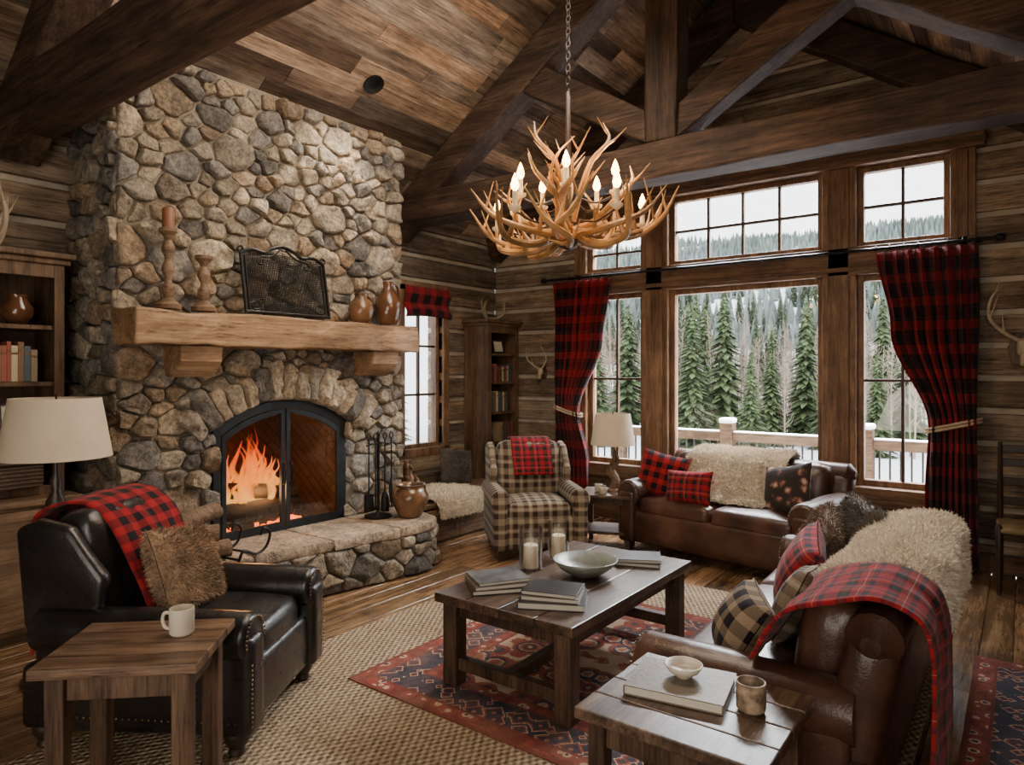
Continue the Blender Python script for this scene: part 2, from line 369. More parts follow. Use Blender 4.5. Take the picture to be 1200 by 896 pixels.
# ---------------------------------------------------------------- room dims
XL,XR,YF,YB=-5.13,1.6,6.5,-1.6; RX=-2.15
def cz(x): return 3.12+.7*(x-XL) if x<RX else 5.206-.7*(x-RX)
def intervals(a0,a1,ops,z0,z1):
    iv=[(a0,a1)]
    for (b0,b1,c0,c1) in ops:
        if c0<=z0+1e-6 and c1>=z1-1e-6:
            nv=[]
            for p,q in iv:
                if b1<=p or b0>=q: nv.append((p,q));continue
                if b0>p: nv.append((p,b0))
                if b1<q: nv.append((b1,q))
            iv=nv
    return iv
def logwall(name,axis,pos,sgn,a0,a1,ztop,ops,mat,lim=None):
    mb=MB(); H=.255; LH=.205; z=0
    def bx(p,q,z0,z1,d0,d1,c,mi):
        lo,hi=sorted((pos+sgn*d0,pos+sgn*d1))
        if axis=='x': mb.box(p,q,lo,hi,z0,z1,c=c,mi=mi)
        else: mb.box(lo,hi,p,q,z0,z1,c=c,mi=mi)
    def tn():
        t=U(.6,1.35); g=U(0,1)
        return (t*(1.04-.1*g),t,t*(.92+.16*g))
    while z<ztop:
        for (za,zb,d,mi) in ((z,z+LH,-.035,0),(z+LH,z+H,0.0,1)):
            zb=min(zb,ztop)
            if za>=zb: continue
            cuts=sorted({za,zb}|{c for o in ops for c in (o[2],o[3]) if za<c<zb})
            tint=tn() if mi==0 else (1,1,1)
            for i in range(len(cuts)-1):
                A,B=a0,a1
                if lim: A,B=lim(cuts[i]-.02); A=max(A,a0);B=min(B,a1)
                if A>=B: continue
                for p,q in intervals(A,B,ops,cuts[i],cuts[i+1]):
                    if mi==0 and q-p>2.2:
                        m=p+(q-p)*U(.3,.7); bx(p,m-.002,cuts[i],cuts[i+1],d,.2,tint,0); bx(m+.002,q,cuts[i],cuts[i+1],d-.006,.2,tn(),0)
                    else: bx(p,q,cuts[i],cuts[i+1],d,.2,tint,mi)
        z+=H
    return mb.obj(name,[mat,M_chink],bevel=.012,seg=2,kind='structure',label='hewn log wall with pale chinking lines')
logwall('wall_left','y',XL,-1,YB,YF,3.12,[(4.95,5.53,.74,2.4)],M_log)
logwall('wall_right','y',XR,1,YB,YF,2.57,[],M_log)
gl=lambda z:(XL+max(0,(z-3.12)/.7),RX+(5.206-z)/.7)
logwall('wall_back','x',YB,-1,XL,XR,5.18,[],M_logx,gl)
logwall('wall_front','x',YF,1,XL,XR,5.18,[(-3.95,-.32,.45,3.5)],M_logx,gl)
# floor
mb=MB(); x=XL
while x<XR:
    w=U(.12,.2); y=YB-U(0,1.5)
    while y<YF:
        l=U(1.2,3.0); t=U(.6,1.25); mb.box(x+.002,min(x+w,XR)-.001,max(y,YB)+.001,min(y+l,YF)-.001,-.03,0,c=(t,t*U(.95,1.02),t*U(.9,1.0)))
        y+=l
    x+=w
mb.box(XL,XR,YB,YF,-.12,-.031,c=.2)
mb.obj('floor',M_floor,bevel=.002,seg=1,kind='structure',label='wide-plank dark stained wood floor')
# ceiling
mb=MB(); L=math.hypot(1,.7)
for side in (0,1):
    x0,x1=(XL,RX) if side==0 else (RX,XR)
    x=x0
    while x<x1-.01:
        w=U(.12,.19)/L; xe=min(x+w,x1); y=YB-U(0,1.5)
        while y<YF:
            l=U(.6,2.2); t=random.choice((.4,.55,.7,.85,1.0,1.25,1.6))*U(.9,1.1); ya,yb=max(y,YB)+.002,min(y+l,YF)-.002; y+=l
            if yb<=ya: continue
            a=x+.002;b=xe-.001; g=U(0,.008)
            vs=[(a,ya,cz(a)-g),(b,ya,cz(b)-g),(b,yb,cz(b)-g),(a,yb,cz(a)-g),(a,ya,cz(a)+.03),(b,ya,cz(b)+.03),(b,yb,cz(b)+.03),(a,yb,cz(a)+.03)]
            k=random.choice((.8,.92,1.0,1.15,1.28)); mb.add(vs,[(3,2,1,0),(4,5,6,7),(0,1,5,4),(1,2,6,5),(2,3,7,6),(3,0,4,7)],c=(t,t*k**.5,t*k))
        x+=w
    za,zb=(3.12,5.206) if side==0 else (5.206,cz(XR))
    mb.add([(x0,YB,za+.032),(x1,YB,zb+.032),(x1,YF,zb+.032),(x0,YF,za+.032)],[(0,1,2,3)],c=.2)
mb.obj('ceiling',M_ceil,kind='structure',label='sloped reclaimed-board cathedral ceiling')
# ---------------------------------------------------------------- trusses
def roughen(o,amp=.012,cut=.25,sc=4):
    bm=bmesh.new();bm.from_mesh(o.data)
    for it in range(4):
        es=[e for e in bm.edges if e.calc_length()>cut]
        if not es: break
        bmesh.ops.subdivide_edges(bm,edges=es,cuts=1,use_grid_fill=True)
    for v in bm.verts: v.co+=mn.noise_vector(v.co*sc)*amp
    bm.to_mesh(o.data);bm.free()
def truss(Y,full=True,t=.13):
    e=thing('roof_truss','dark heavy timber roof truss spanning under the ceiling' if full else 'dark timber gable rafters against the window wall','beam',(RX,Y,3.0))
    def P(nm,pts,tt,mat):
        b=MB(); b.prism([(p[0]-RX,p[1]-3.0) for p in pts],-tt,tt,'y',c=U(.8,1.1)); o=b.obj(nm,mat,e,bevel=.018); roughen(o,.014,.5)
    lw=.3
    P('rafter',[(XL+.04,cz(XL+.04)-.03),(RX,5.17),(RX,5.17-lw*1.25),(XL+.04+lw*.3,cz(XL+.04)-lw)],t*.95,M_beamx)
    P('rafter',[(RX,5.17),(XR-.1,cz(XR-.1)-.03),(XR-.1,cz(XR-.1)-lw),(RX,5.17-lw*1.25)],t*.95,M_beamx)
    if full:
        P('tie_beam',[(XL+.05,2.99),(.9,2.99),(.58,3.26),(XL+.24,3.26),(XL+.05,3.1)],t,M_beamx)
        P('king_post',[(RX-.13,3.26),(RX+.13,3.26),(RX+.13,4.85),(RX-.13,4.85)],t*.9,M_beamz)
        for s in (-1,1):
            P('strut',[(RX+s*.13,3.27),(RX+s*.13,3.52),(RX+s*1.3,4.27),(RX+s*1.42,4.02)],t*.75,M_beamx)
truss(4.8);truss(1.55);truss(6.36,False,.1)
e=thing('recessed_ceiling_light','small black recessed ceiling spotlight','light',(-4.11,3.66,cz(-4.11)-.012),rot=(0,-math.atan(.7),0))
b=MB();b.lathe([(.075,0),(.085,-.008),(.085,.006),(.05,.008),(.05,0.0)],20);b.obj('trim_ring',M_iron,e)
# ---------------------------------------------------------------- window wall frame
ti=0
def trim(b0,mat,label,bev=.006):
    global ti; ti+=1; b0.obj('trim_%d'%ti,mat,bevel=bev,kind='structure',label=label)
y0,y1=YF-.07,YF+.16
for (a,c) in ((-3.97,-3.82),(-3.15,-2.87),(-1.42,-1.15),(-.47,-.3)):
    b=MB();b.box(a,c,y0,y1,.43,3.52);b.box(a+.05,c-.05,y0-.02,y0,.6,3.3,c=.85);trim(b,M_postz,'brown wooden post between windows')
for (z0,z1,a,c,d) in ((.42,.58,-3.99,-.28,.05),(2.38,2.62,-3.97,-.3,0.02),(3.31,3.53,-4.05,-.24,.04)):
    b=MB();b.box(a,c,y0-d,y1-.02,z0,z1);b.box(a-.01,c+.01,y0-d-.02,y0-d,z0+.03,z0+.07,c=.8);trim(b,M_postx,'brown wooden window header beam')
b=MB();b.box(-3.82,-3.15,y0+.01,y1-.02,3.02,3.31);trim(b,M_postx,'brown wooden infill panel')
wi=0
def window(x0,x1,z0,z1,nc,nr,axis='x',pos=YF+.04,label='wood-framed window with mullioned panes'):
    global wi; wi+=1; b=MB(); f=.05
    def bx(p,q,a,c,t=.04,cc=1):
        if axis=='x': b.box(p,q,pos-t,pos+t,a,c,c=cc)
        else: b.box(pos-t,pos+t,p,q,a,c,c=cc)
    bx(x0,x0+f,z0,z1);bx(x1-f,x1,z0,z1);bx(x0+f,x1-f,z0,z0+f);bx(x0+f,x1-f,z1-f,z1)
    for i in range(1,nc): xx=x0+f+(x1-x0-2*f)*i/nc; bx(xx-.012,xx+.012,z0+f,z1-f,.02,.35)
    for i in range(1,nr): zz=z0+f+(z1-z0-2*f)*i/nr; bx(x0+f,x1-f,zz-.012,zz+.012,.019,.35)
    o=b.obj('window_%d'%wi,M_postz,bevel=.004,kind='structure',label=label)
    g=MB()
    if axis=='x': g.box(x0+f,x1-f,pos-.003,pos+.003,z0+f,z1-f)
    else: g.box(pos-.003,pos+.003,x0+f,x1-f,z0+f,z1-f)
    g.obj('window_glass',M_glass,o)
window(-3.82,-3.15,.58,2.38,2,2);window(-2.87,-1.42,.58,2.38,1,1,label='large wood-framed picture window');window(-1.15,-.47,.58,2.38,2,2)
window(-3.82,-3.15,2.62,3.02,2,2);window(-2.87,-1.42,2.62,3.31,4,2);window(-1.15,-.47,2.62,3.31,2,2)
window(4.95,5.53,.74,2.4,2,3,'y',XL-.06)
b=MB()
for (p,q,a,c) in ((4.86,4.95,.68,2.46),(5.53,5.62,.68,2.46),(4.84,5.64,.66,.75),(4.84,5.64,2.4,2.5)): b.box(XL-.1,XL+.05,p,q,a,c)
trim(b,M_postz,'wooden window casing')
b=MB();b.box(XL,XL+.035,YB,.1,0,.14);b.obj('baseboard_left',M_caby,kind='structure')
b=MB();b.box(-4.1,XR,YF-.075,YF-.04,0,.15);b.obj('baseboard_front',M_postx,kind='structure')
# ---------------------------------------------------------------- stone cladding
def clip(poly,a,b,c):
    out=[]
    for i in range(len(poly)):
        p,q=poly[i],poly[(i+1)%len(poly)]; dp=a*p[0]+b*p[1]-c;dq=a*q[0]+b*q[1]-c
        if dp<=0: out.append(p)
        if dp*dq<0:
            t=dp/(dp-dq); out.append((p[0]+(q[0]-p[0])*t,p[1]+(q[1]-p[1])*t))
    return out
def scol():
    pal=[(.50,.43,.34),(.42,.36,.29),(.56,.48,.37),(.33,.31,.29),(.46,.37,.27),(.60,.51,.39),(.24,.225,.21),(.50,.38,.27),(.36,.335,.31),(.52,.46,.38)]
    c=random.choice(pal);k=U(.62,1.15);return tuple(x*k for x in c)
def stone(mb,poly,F,h,gap=.008,col=None):
    cx=sum(p[0] for p in poly)/len(poly);cy=sum(p[1] for p in poly)/len(poly)
    P=[]
    for p in poly:
        dx,dy=p[0]-cx,p[1]-cy;l=math.hypot(dx,dy)
        if l<1e-6: continue
        k=max(.3,(l-gap)/l);P.append((dx*k,dy*k))
    if len(P)<3:return
    Q=[]
    for i in range(len(P)):
        p,q=P[i],P[(i+1)%len(P)];Q.append(p);l=math.hypot(q[0]-p[0],q[1]-p[1])
        if l>.07:
            mx,my=(p[0]+q[0])/2,(p[1]+q[1])/2;k=1+U(-.06,.03);Q.append((mx*k,my*k))
    P=Q
    for it in range(2):
        Q=[]
        for i in range(len(P)):
            p,q=P[i],P[(i+1)%len(P)]; t=.17 if it==0 else .25
            Q.append((p[0]*(1-t)+q[0]*t,p[1]*(1-t)+q[1]*t));Q.append((p[0]*t+q[0]*(1-t),p[1]*t+q[1]*(1-t)))
        P=Q
    n=len(P); vs=[];fs=[];sd=U(0,100)
    rings=[(1.0,-.01),(1.0,.45*h),(.96,.78*h),(.87,.95*h),(.62,1.0*h),(.3,1.02*h)]
    tx,ty=U(-.16,.16),U(-.16,.16)
    for k,hh in rings:
        for p in P:
            x,y=p[0]*k,p[1]*k; z=hh
            if hh>0:
                z+= mn.noise(Vector(((x+cx)*11+sd,(y+cy)*11,sd)))*h*.5+ (x*tx+y*ty)
                j=mn.noise_vector(Vector(((x+cx)*22,(y+cy)*22,sd)))*.006; x+=j.x;y+=j.y
            vs.append(F(cx+x,cy+y,max(z,-.01)))
    vs.append(F(cx,cy,h*1.03))
    for r in range(len(rings)-1):
        for i in range(n):
            a=r*n+i;b=r*n+(i+1)%n;fs.append((a,b,b+n,a+n))
    o=(len(rings)-1)*n
    for i in range(n): fs.append((o+i,o+(i+1)%n,len(vs)-1))
    mb.add(vs,fs,c=col or scol(),sm=True)
def clad(mb,x0,x1,y0,y1,F,rmin=.06,rmax=.16,h=.06,asp=1.25,mod=None,tries=4000,gap=.008):
    S=[]
    for t in range(tries):
        r=rmin+(rmax-rmin)*(R()**1.6)*(1-t/tries*.8); x,y=U(x0,x1),U(y0,y1)
        if all(((x-a)**2+((y-b)*asp)**2)**.5>(r+q)*.86 for a,b,q in S): S.append((x,y,r))
    for i,(x,y,r) in enumerate(S):
        P=[(x0,y0),(x1,y0),(x1,y1),(x0,y1)]; near=sorted(S,key=lambda s:(s[0]-x)**2+((s[1]-y)*asp)**2-s[2]**2)[:26]
        for a,b,q in near:
            if a==x and b==y: continue
            dx,dy=a-x,(b-y)*asp
            cc=(a*a+(b*asp)**2-q*q)-(x*x+(y*asp)**2-r*r)
            P=clip(P,2*dx,2*dy*asp,cc)
            if len(P)<3:break
        if len(P)<3:continue
        if mod:
            P=mod(P,x,y)
            if not P or len(P)<3:continue
        ar=abs(sum(P[k][0]*P[(k+1)%len(P)][1]-P[(k+1)%len(P)][0]*P[k][1] for k in range(len(P))))/2
        if ar<.0009:continue
        stone(mb,P,F,h*U(.55,1.3),gap)
CX=-4.45; CY0,CY1=1.9,4.23; FB0,FB1=2.52,3.59; FC=(FB0+FB1)/2; ZS,ZT=1.14,1.31; HZ=.38
hw=(FB1-FB0)/2; rise=ZT-ZS; AR=(hw*hw+rise*rise)/(2*rise); AZ=ZT-AR
arc=[]; A0=math.asin(hw/AR)
for i in range(17):
    a=-A0+2*A0*i/16; arc.append((FC+AR*math.sin(a),AZ+AR*math.cos(a)))
chim=thing('stone_fireplace','floor-to-ceiling fieldstone fireplace chimney with arched firebox','fireplace',(CX,FC,0))
C0=TR(-CX,-FC,0)
b=MB(); pts=[(CY0,0),(FB0,0)]+arc+[(FB1,0),(CY1,0),(CY1,3.6),(CY0,3.6)]
b.prism(pts,XL+.045,CX+.016,'x',M=C0)
b.v=[(v[0],v[1],min(v[2],cz(v[0]+CX)-.012)) for v in b.v]
b.obj('chimney_breast',M_mortar,chim)
ZC=cz(CX)-.02
def modF(P,x,y):
    bb=(min(p[0] for p in P),max(p[0] for p in P),min(p[1] for p in P))
    if y<HZ-.05: return None
    P=clip(P,0,-1,-HZ)
    if bb[2]<ZT+.02 and bb[1]>FB0-.01 and bb[0]<FB1+.01:
        if FB0<x<FB1:
            if y<ZT: return None
            P=clip(P,0,-1,-(ZT+.01))
        elif x<=FB0: P=clip(P,1,0,FB0)
        else: P=clip(P,-1,0,-FB1)
    return P
b=MB(); clad(b,CY0-.03,CY1+.02,HZ,ZC,lambda a,c,h:(h,a-FC,c),.05,.165,.07,1.3,modF,6000)
nv=15
for i in range(nv):
    a0=-A0*1.25+2.5*A0*i/nv;a1=-A0*1.25+2.5*A0*(i+1)/nv
    r0,r1=AR+.03,AR+U(.24,.36)
    P=[(FC+r*math.sin(a),AZ+r*math.cos(a)) for r,a in ((r0,a0),(r0,a1),(r1,a1),(r1,a0))]
    stone(b,P,lambda a,c,h:(h,a-FC,c),U(.115,.145),.007,col=cm(scol(),1.1))
clad(b,XL+.05-CX,.04,.0,ZC,lambda a,c,h:(a,CY0-FC-h,c),.06,.14,.05,1.4,lambda P,x,y:clip(P,-.7,1,cz(CX)-.03) ,1600)
b.v=[(v[0],v[1],min(v[2],cz(v[0]+CX)-.012)) for v in b.v]
b.obj('stone_facing',M_stone,chim,sharp=.95)
b=MB(); bd=-.55
ar=[(p[0]-FC,p[1]) for p in arc]
pr=[(FB0-FC,HZ)]+ar+[(FB1-FC,HZ)]
vs=[(0,p[0]*.999,p[1]-.001) for p in pr]+[(bd,p[0]*.8,p[1]-.02) for p in pr]; m=len(pr)
b.add(vs,[(i,i+1,m+i+1,m+i) for i in range(m-1)]+[list(range(m,2*m))]+[(0,m,2*m-1,m-1)])
b.obj('firebox',M_brick,chim)
def doorhalf(s):
    d=bpy.data.objects.new('fire_door',None);COL.objects.link(d);d.parent=chim;d.location=(.03,0,0)
    b=MB(); f=.032
    out=[p for p in ar if p[0]*s>=-1e-6]
    if s<0: out=out[::-1]
    zb=HZ+.03
    o=[(s*.006,zb)]+[(s*.006,out[0][1]-.03)]+[(p[0]-s*.03,p[1]-.03) for p in out[1:]]+[(s*(hw-.03),zb)]
    i=[(s*(.006+f),zb+f)]+[(s*(.006+f),out[0][1]-.03-f)]+[(p[0]-s*(.03+f) if abs(p[0])>.1 else s*max(.006+f,abs(p[0])-.0),p[1]-.03-f) for p in out[1:]]+[(s*(hw-.03-f),zb+f)]
    m=len(o);vs=[(0,p[0],p[1]) for p in o]+[(0,p[0],p[1]) for p in i]+[(.025,p[0],p[1]) for p in o]+[(.025,p[0],p[1]) for p in i]
    fs=[]
    for k in range(m):
        q=(k+1)%m; fs+=[(k,q,m+q,m+k),(2*m+k,2*m+q,3*m+q,3*m+k),(k,q,2*m+q,2*m+k),(m+k,m+q,3*m+q,3*m+k)]
    b.add(vs,fs);b.obj('door_frame',M_steel,d)
    g=MB();g.prism(i,.008,.012,'x');g.obj('door_glass',M_fdg,d)
    h=MB();h.tube([(.03,s*.03,.72),(.06,s*.03,.74),(.06,s*.03,.86),(.03,s*.03,.88)],.007,6);h.obj('door_handle',M_iron,d)
doorhalf(-1);doorhalf(1)
b=MB()
o=[(FB0-FC-.03,HZ)]+[(p[0]*1.055,p[1]+.03) for p in ar]+[(FB1-FC+.03,HZ)]
i_=[(FB0-FC+.028,HZ)]+[(p[0]*.95,p[1]-.028) for p in ar]+[(FB1-FC-.028,HZ)]
m=len(o);vs=[(.0,p[0],p[1]) for p in o]+[(.0,p[0],p[1]) for p in i_]+[(.05,p[0],p[1]) for p in o]+[(.05,p[0],p[1]) for p in i_]
fs=[]
for k in range(m-1):
    q=k+1; fs+=[(k,q,m+q,m+k),(2*m+k,2*m+q,3*m+q,3*m+k),(k,q,2*m+q,2*m+k),(m+k,m+q,3*m+q,3*m+k)]
b.add(vs,fs);b.box(.0,.05,FB0-FC,FB1-FC,HZ,HZ+.03);b.obj('surround_frame',M_steel,chim)
# mantel
mt=thing('mantel_shelf','rough-hewn light timber mantel on two corbels','mantel',(-4.3,3.02,1.72))
b=MB();b.box(-.14,.19,-1.17,1.15,0,.21,c=1)
o=b.obj('mantel_beam',M_mantel,mt,bevel=.014);roughen(o,.024,.12,7)
for yy in (-.73,.83):
    b=MB();b.prism([(-.13,-.2),(.0,-.2),(.06,-.16),(.12,-.1),(.13,0),(-.13,0)],yy-.14,yy+.14,'y');b.obj('corbel',M_mantel,mt,bevel=.012)
# hearth
hp=crv([(-4.42,1.9,0),(-4.08,1.93,0),(-3.99,2.3,0),(-3.92,2.8,0),(-3.84,3.3,0),(-3.77,3.75,0),(-3.83,4.02,0),(-4.05,4.14,0),(-4.4,4.16,0)],6)
hs=[0]
for i in range(1,len(hp)): hs.append(hs[-1]+(hp[i]-hp[i-1]).length)
def onp(s):
    s=max(0,min(hs[-1]-1e-4,s))
    for i in range(1,len(hs)):
        if s<=hs[i]:
            t=(s-hs[i-1])/(hs[i]-hs[i-1]);p=hp[i-1].lerp(hp[i],t);d=(hp[i]-hp[i-1]).normalized();return p,Vector((d.y,-d.x,0))
he=thing('raised_hearth','raised curved stone hearth with flagstone slab top','hearth',(-4.1,3.0,0))
H0=TR(4.1,-3.0,0)
b=MB();b.prism([(p.x,p.y) for p in hp],0.0,.31,'z',M=H0,c=1);b.obj('hearth_core',M_mortar,he)
b=MB()
def FH(a,c,h):
    p,nn=onp(a);q=p+nn*h;return H0@Vector((q.x,q.y,c))
clad(b,0,hs[-1],0.005,.31,FH,.06,.14,.055,1.3,None,2500);b.obj('stone_facing',M_stone,he,sharp=.95)
b=MB()
def slab(poly,z0,z1,col):
    n=len(poly);sd=U(0,50)
    cx=sum(p[0] for p in poly)/n;cy=sum(p[1] for p in poly)/n
    rings=[(.985,z0),(1.0,z0+.012),(1.0,z1-.015),(.97,z1)]
    vs=[]
    for k,z in rings:
        for p in poly:
            j=mn.noise_vector(Vector((p[0]*6,p[1]*6,z*8+sd)))*.02
            vs.append(H0@Vector((cx+(p[0]-cx)*k+j.x,cy+(p[1]-cy)*k+j.y,z)))
    fs=[(r*n+i,r*n+(i+1)%n,(r+1)*n+(i+1)%n,(r+1)*n+i) for r in range(3) for i in range(n)]+[list(range(n))[::-1],[3*n+i for i in range(n)]]
    b.add(vs,fs,c=col,sm=True)
ys=[1.88,2.5,3.05,3.6,4.2]
outer=[(p.x,p.y) for p in hp]
for i in range(4):
    P=[(x+.045*(1 if x>-4.3 else 0),y) for x,y in outer]
    Q=clip(clip(P,0,-1,-(ys[i]+.006)),0,1,ys[i+1]-.006)
    if len(Q)>=3:
        Z=[]
        for k in range(len(Q)):
            p,q=Q[k],Q[(k+1)%len(Q)];d=math.hypot(q[0]-p[0],q[1]-p[1]);mm=max(1,int(d/.08))
            for t in range(mm): Z.append((p[0]+(q[0]-p[0])*t/mm,p[1]+(q[1]-p[1])*t/mm))
        k=U(.85,1.1);slab(Z,.31,.38,(.56*k,.44*k,.33*k))
b.obj('flagstone_slab',M_stone,he,sharp=.8)
# fire
fx=-4.68
g=thing('fire_grate','black iron log grate inside the firebox','grate',(fx,FC-.05,HZ))
b=MB()
for k in range(7): yy=-.3+.1*k; b.tube([(.16,yy,.16),(.14,yy,.08),(-.14,yy,.08)],.009,6)
b.tube([(.12,-.32,.075),(.12,.32,.075)],.01,6);b.tube([(-.12,-.32,.075),(-.12,.32,.075)],.01,6)
b.obj('grate_bars',M_iron,g)
for sx in(-.12,.12):
    for sy in (-.28,.28): b=MB();b.tube([(sx,sy,0),(sx,sy,.08)],.01,6);b.obj('leg',M_iron,g)
def firelog(loc,rz,l,r,tilt=0,mat=None,nm='firewood_log',lab='split firewood log with bark',grp='firewood'):
    e=thing(nm,lab,'log',loc,group=grp,rot=(0,math.radians(tilt),math.radians(rz)))
    b=MB();n=12;vs=[];fs=[];sd=U(0,99);K=7
    for i in range(K):
        for j in range(n):
            a=2*math.pi*j/n;rr=r*(1+.25*mn.noise(Vector((i*.4+sd,math.cos(a)*1.2,math.sin(a)*1.2))));vs.append((-l/2+l*i/(K-1),rr*math.cos(a),rr*math.sin(a)))
    for i in range(K-1):
        for j in range(n): q=i*n+j;w=i*n+(j+1)%n;fs.append((q,q+n,w+n,w))
    b.add(vs,fs,sm=True,mi=0);b.add(vs[:n],[list(range(n))],mi=1);b.add(vs[-n:],[list(range(n))[::-1]],mi=1)
    b.obj('bark',mat or [M_bark,M_cut],e)
for (x,y,z,rz,l,t) in ((fx+.07,FC-.08,HZ+.155,88,.66,0),(fx-.09,FC-.02,HZ+.155,95,.58,0),(fx+.03,FC-.05,HZ+.27,76,.56,6),(fx+.04,FC-.12,HZ+.04,95,.4,0)):
    firelog((x,y,z),rz,l,.06,t,[M_char,M_char],'burning_log','charred burning log on the grate','burning logs')
def flamem():
    m=bpy.data.materials.new('flame');m.use_nodes=True;nt=m.node_tree;nt.nodes.clear()
    o=nd(nt,'ShaderNodeOutputMaterial');em=nd(nt,'ShaderNodeEmission');tr=nd(nt,'ShaderNodeBsdfTransparent');mx=nd(nt,'ShaderNodeMixShader')
    v=tc(nt);sp=nd(nt,'ShaderNodeSeparateXYZ');lk(nt,v,sp.inputs[0]);n=noi(nt,tc(nt,scale=(1,1,.4)),14,3)
    z=mth(nt,'ADD',mth(nt,'MULTIPLY',sp.outputs[2],1.9),mth(nt,'MULTIPLY',mth(nt,'SUBTRACT',n,.5),.9))
    c=ramp(nt,z,[(0,(1,.42,.07)),(.3,(1,.25,.025)),(.65,(1,.1,.006)),(1,(.5,.03,.0))]);lk(nt,c,em.inputs[0]);em.inputs[1].default_value=2.8
    lw=nd(nt,'ShaderNodeLayerWeight');lw.inputs[0].default_value=.4
    f=mth(nt,'MULTIPLY',mth(nt,'POWER',mth(nt,'SUBTRACT',1,lw.outputs['Facing']),1.6),mth(nt,'SUBTRACT',1.1,z));f=mth(nt,'MINIMUM',mth(nt,'MAXIMUM',f,0),.75)
    lk(nt,f,mx.inputs[0]);lk(nt,tr.outputs[0],mx.inputs[1]);lk(nt,em.outputs[0],mx.inputs[2]);lk(nt,mx.outputs[0],o.inputs[0]);return m
M_fl=flamem()
b=MB()
for k in range(34):
    yy=U(-.28,.22);h=(.52-.9*abs(yy+.04))*U(.4,1.1);xx=U(-.1,.08);r=U(.016,.04);a=U(0,6)
    b.tube([(xx,yy,-.04),(xx+.03*math.cos(a),yy+.035*math.sin(a),h*.25),(xx,yy-.035*math.sin(a),h*.5),(xx+.02,yy+.03*math.sin(a+1),h*.78),(xx,yy+.06*math.sin(a),h)],[r*.6,r,r*.7,r*.35,.002],10)
o=b.obj('fire_flames',M_fl,None,(fx,FC-.08,HZ+.22));o['kind']='stuff';o['label']='orange flames rising from burning logs';o['category']='fire'
b=MB()
for k in range(90): b.cb((U(-.14,.14),U(-.3,.3),U(.005,.03)),(U(.015,.035),)*3)
o=b.obj('ember_bed',M_ember,None,(fx,FC-.05,HZ+.002));o['kind']='stuff';o['label']='glowing red embers under the grate';o['category']='embers'
# hearth accessories
HT=.385
for (x,y,z,rz,t,l) in ((-4.2,2.1,HT+.06,72,0,.48),(-4.06,2.16,HT+.06,80,0,.45),(-4.15,2.12,HT+.165,66,3,.46),(-4.1,2.16,HT+.26,100,-6,.42)):
    firelog((x,y,z),rz,l,.055,t)
e=thing('log_holder','black wrought-iron scrolled log holder on the hearth','log holder',(-4.0,2.42,HT),10)
for s in (-.13,.13):
    b=MB();b.tube([(s,-.1,0),(s,-.06,.06),(s,.04,.02),(s,.12,.05),(s,.15,.13),(s,.10,.17),(s,.07,.13)],.009,7);b.obj('scroll',M_iron,e)
for q in ((0,.035),(-.09,.01)):
    b=MB();b.tube([(-.13,q[0],q[1]),(.13,q[0],q[1])],.008,6);b.obj('crossbar',M_iron,e)
e=thing('fireplace_tool_set','black wrought-iron fireplace tool set on a stand','fireplace tools',(-4.17,3.76,HT),0)
b=MB();b.lathe([(.11,0),(.11,.015),(.03,.03),(.012,.05),(.012,.66),(.02,.67),(.0,.70)],20);b.tube([(0,-.12,.58),(0,0,.6),(0,.12,.58)],.008,6);b.obj('stand',M_iron,e)
for k,(yy,kind) in enumerate(((-.12,0),(-.05,1),(.05,2),(.12,3))):
    b=MB();xo=.025;b.tube([(xo,yy,.62),(xo,yy,.1)],.006,6,1);b.tube([(xo,yy,.62),(xo,yy-.02,.65),(xo,yy,.68),(xo,yy+.02,.65),(xo,yy,.62)],.005,6)
    if kind==0:b.box(xo-.01,xo+.01,yy-.04,yy+.04,.06,.2)
    if kind==1:b.tube([(xo,yy,.1),(xo,yy+.02,.06),(xo,yy+.03,.1)],.006,6)
    if kind==2:b.lathe([(.035,.04),(.03,.16),(.012,.2)],10,(xo,yy,0))
    if kind==3:b.tube([(xo,yy,.3),(xo,yy-.02,.2),(xo,yy+.01,.06)],.006,6)
    b.obj(('shovel','poker','brush','tongs')[kind],M_iron,e)
def vase(name,label,loc,prof,mat,handle=None,nh=1):
    e=thing(name,label,'pot',loc);b=MB();b.lathe(prof,28);b.obj('body',mat,e,sharp=1.5)
    if handle:
        for s in ((1,) if nh==1 else (1,-1)):
            b=MB();b.tube([(0,s*p[0],p[1]) for p in handle],.011,8);b.obj('handle',mat,e)
vase('ceramic_crock','glazed brown ceramic crock with two handles on the hearth',(-3.98,3.93,HT),[(.085,0),(.10,.02),(.145,.12),(.15,.17),(.12,.225),(.105,.24),(.12,.262),(.115,.262),(.1,.24),(.09,.2)],M_cer2,[(.1,.235),(.16,.235),(.165,.19),(.145,.165)],2)
ZM=1.945
vase('clay_jug','round brown glazed clay jug on the mantel',(-4.26,3.66,ZM),[(.055,0),(.09,.04),(.105,.1),(.09,.16),(.055,.195),(.05,.215),(.06,.235),(.05,.235),(.04,.2)],M_cer2,[(.055,.215),(.09,.2),(.1,.13)],1)
vase('clay_jug','tall dark brown glazed jug with narrow neck on the mantel',(-4.26,3.95,ZM),[(.07,0),(.1,.05),(.112,.14),(.1,.22),(.055,.285),(.04,.31),(.045,.36),(.04,.36),(.03,.3)],M_cer,[(.045,.34),(.1,.33),(.12,.24),(.108,.17)],1)
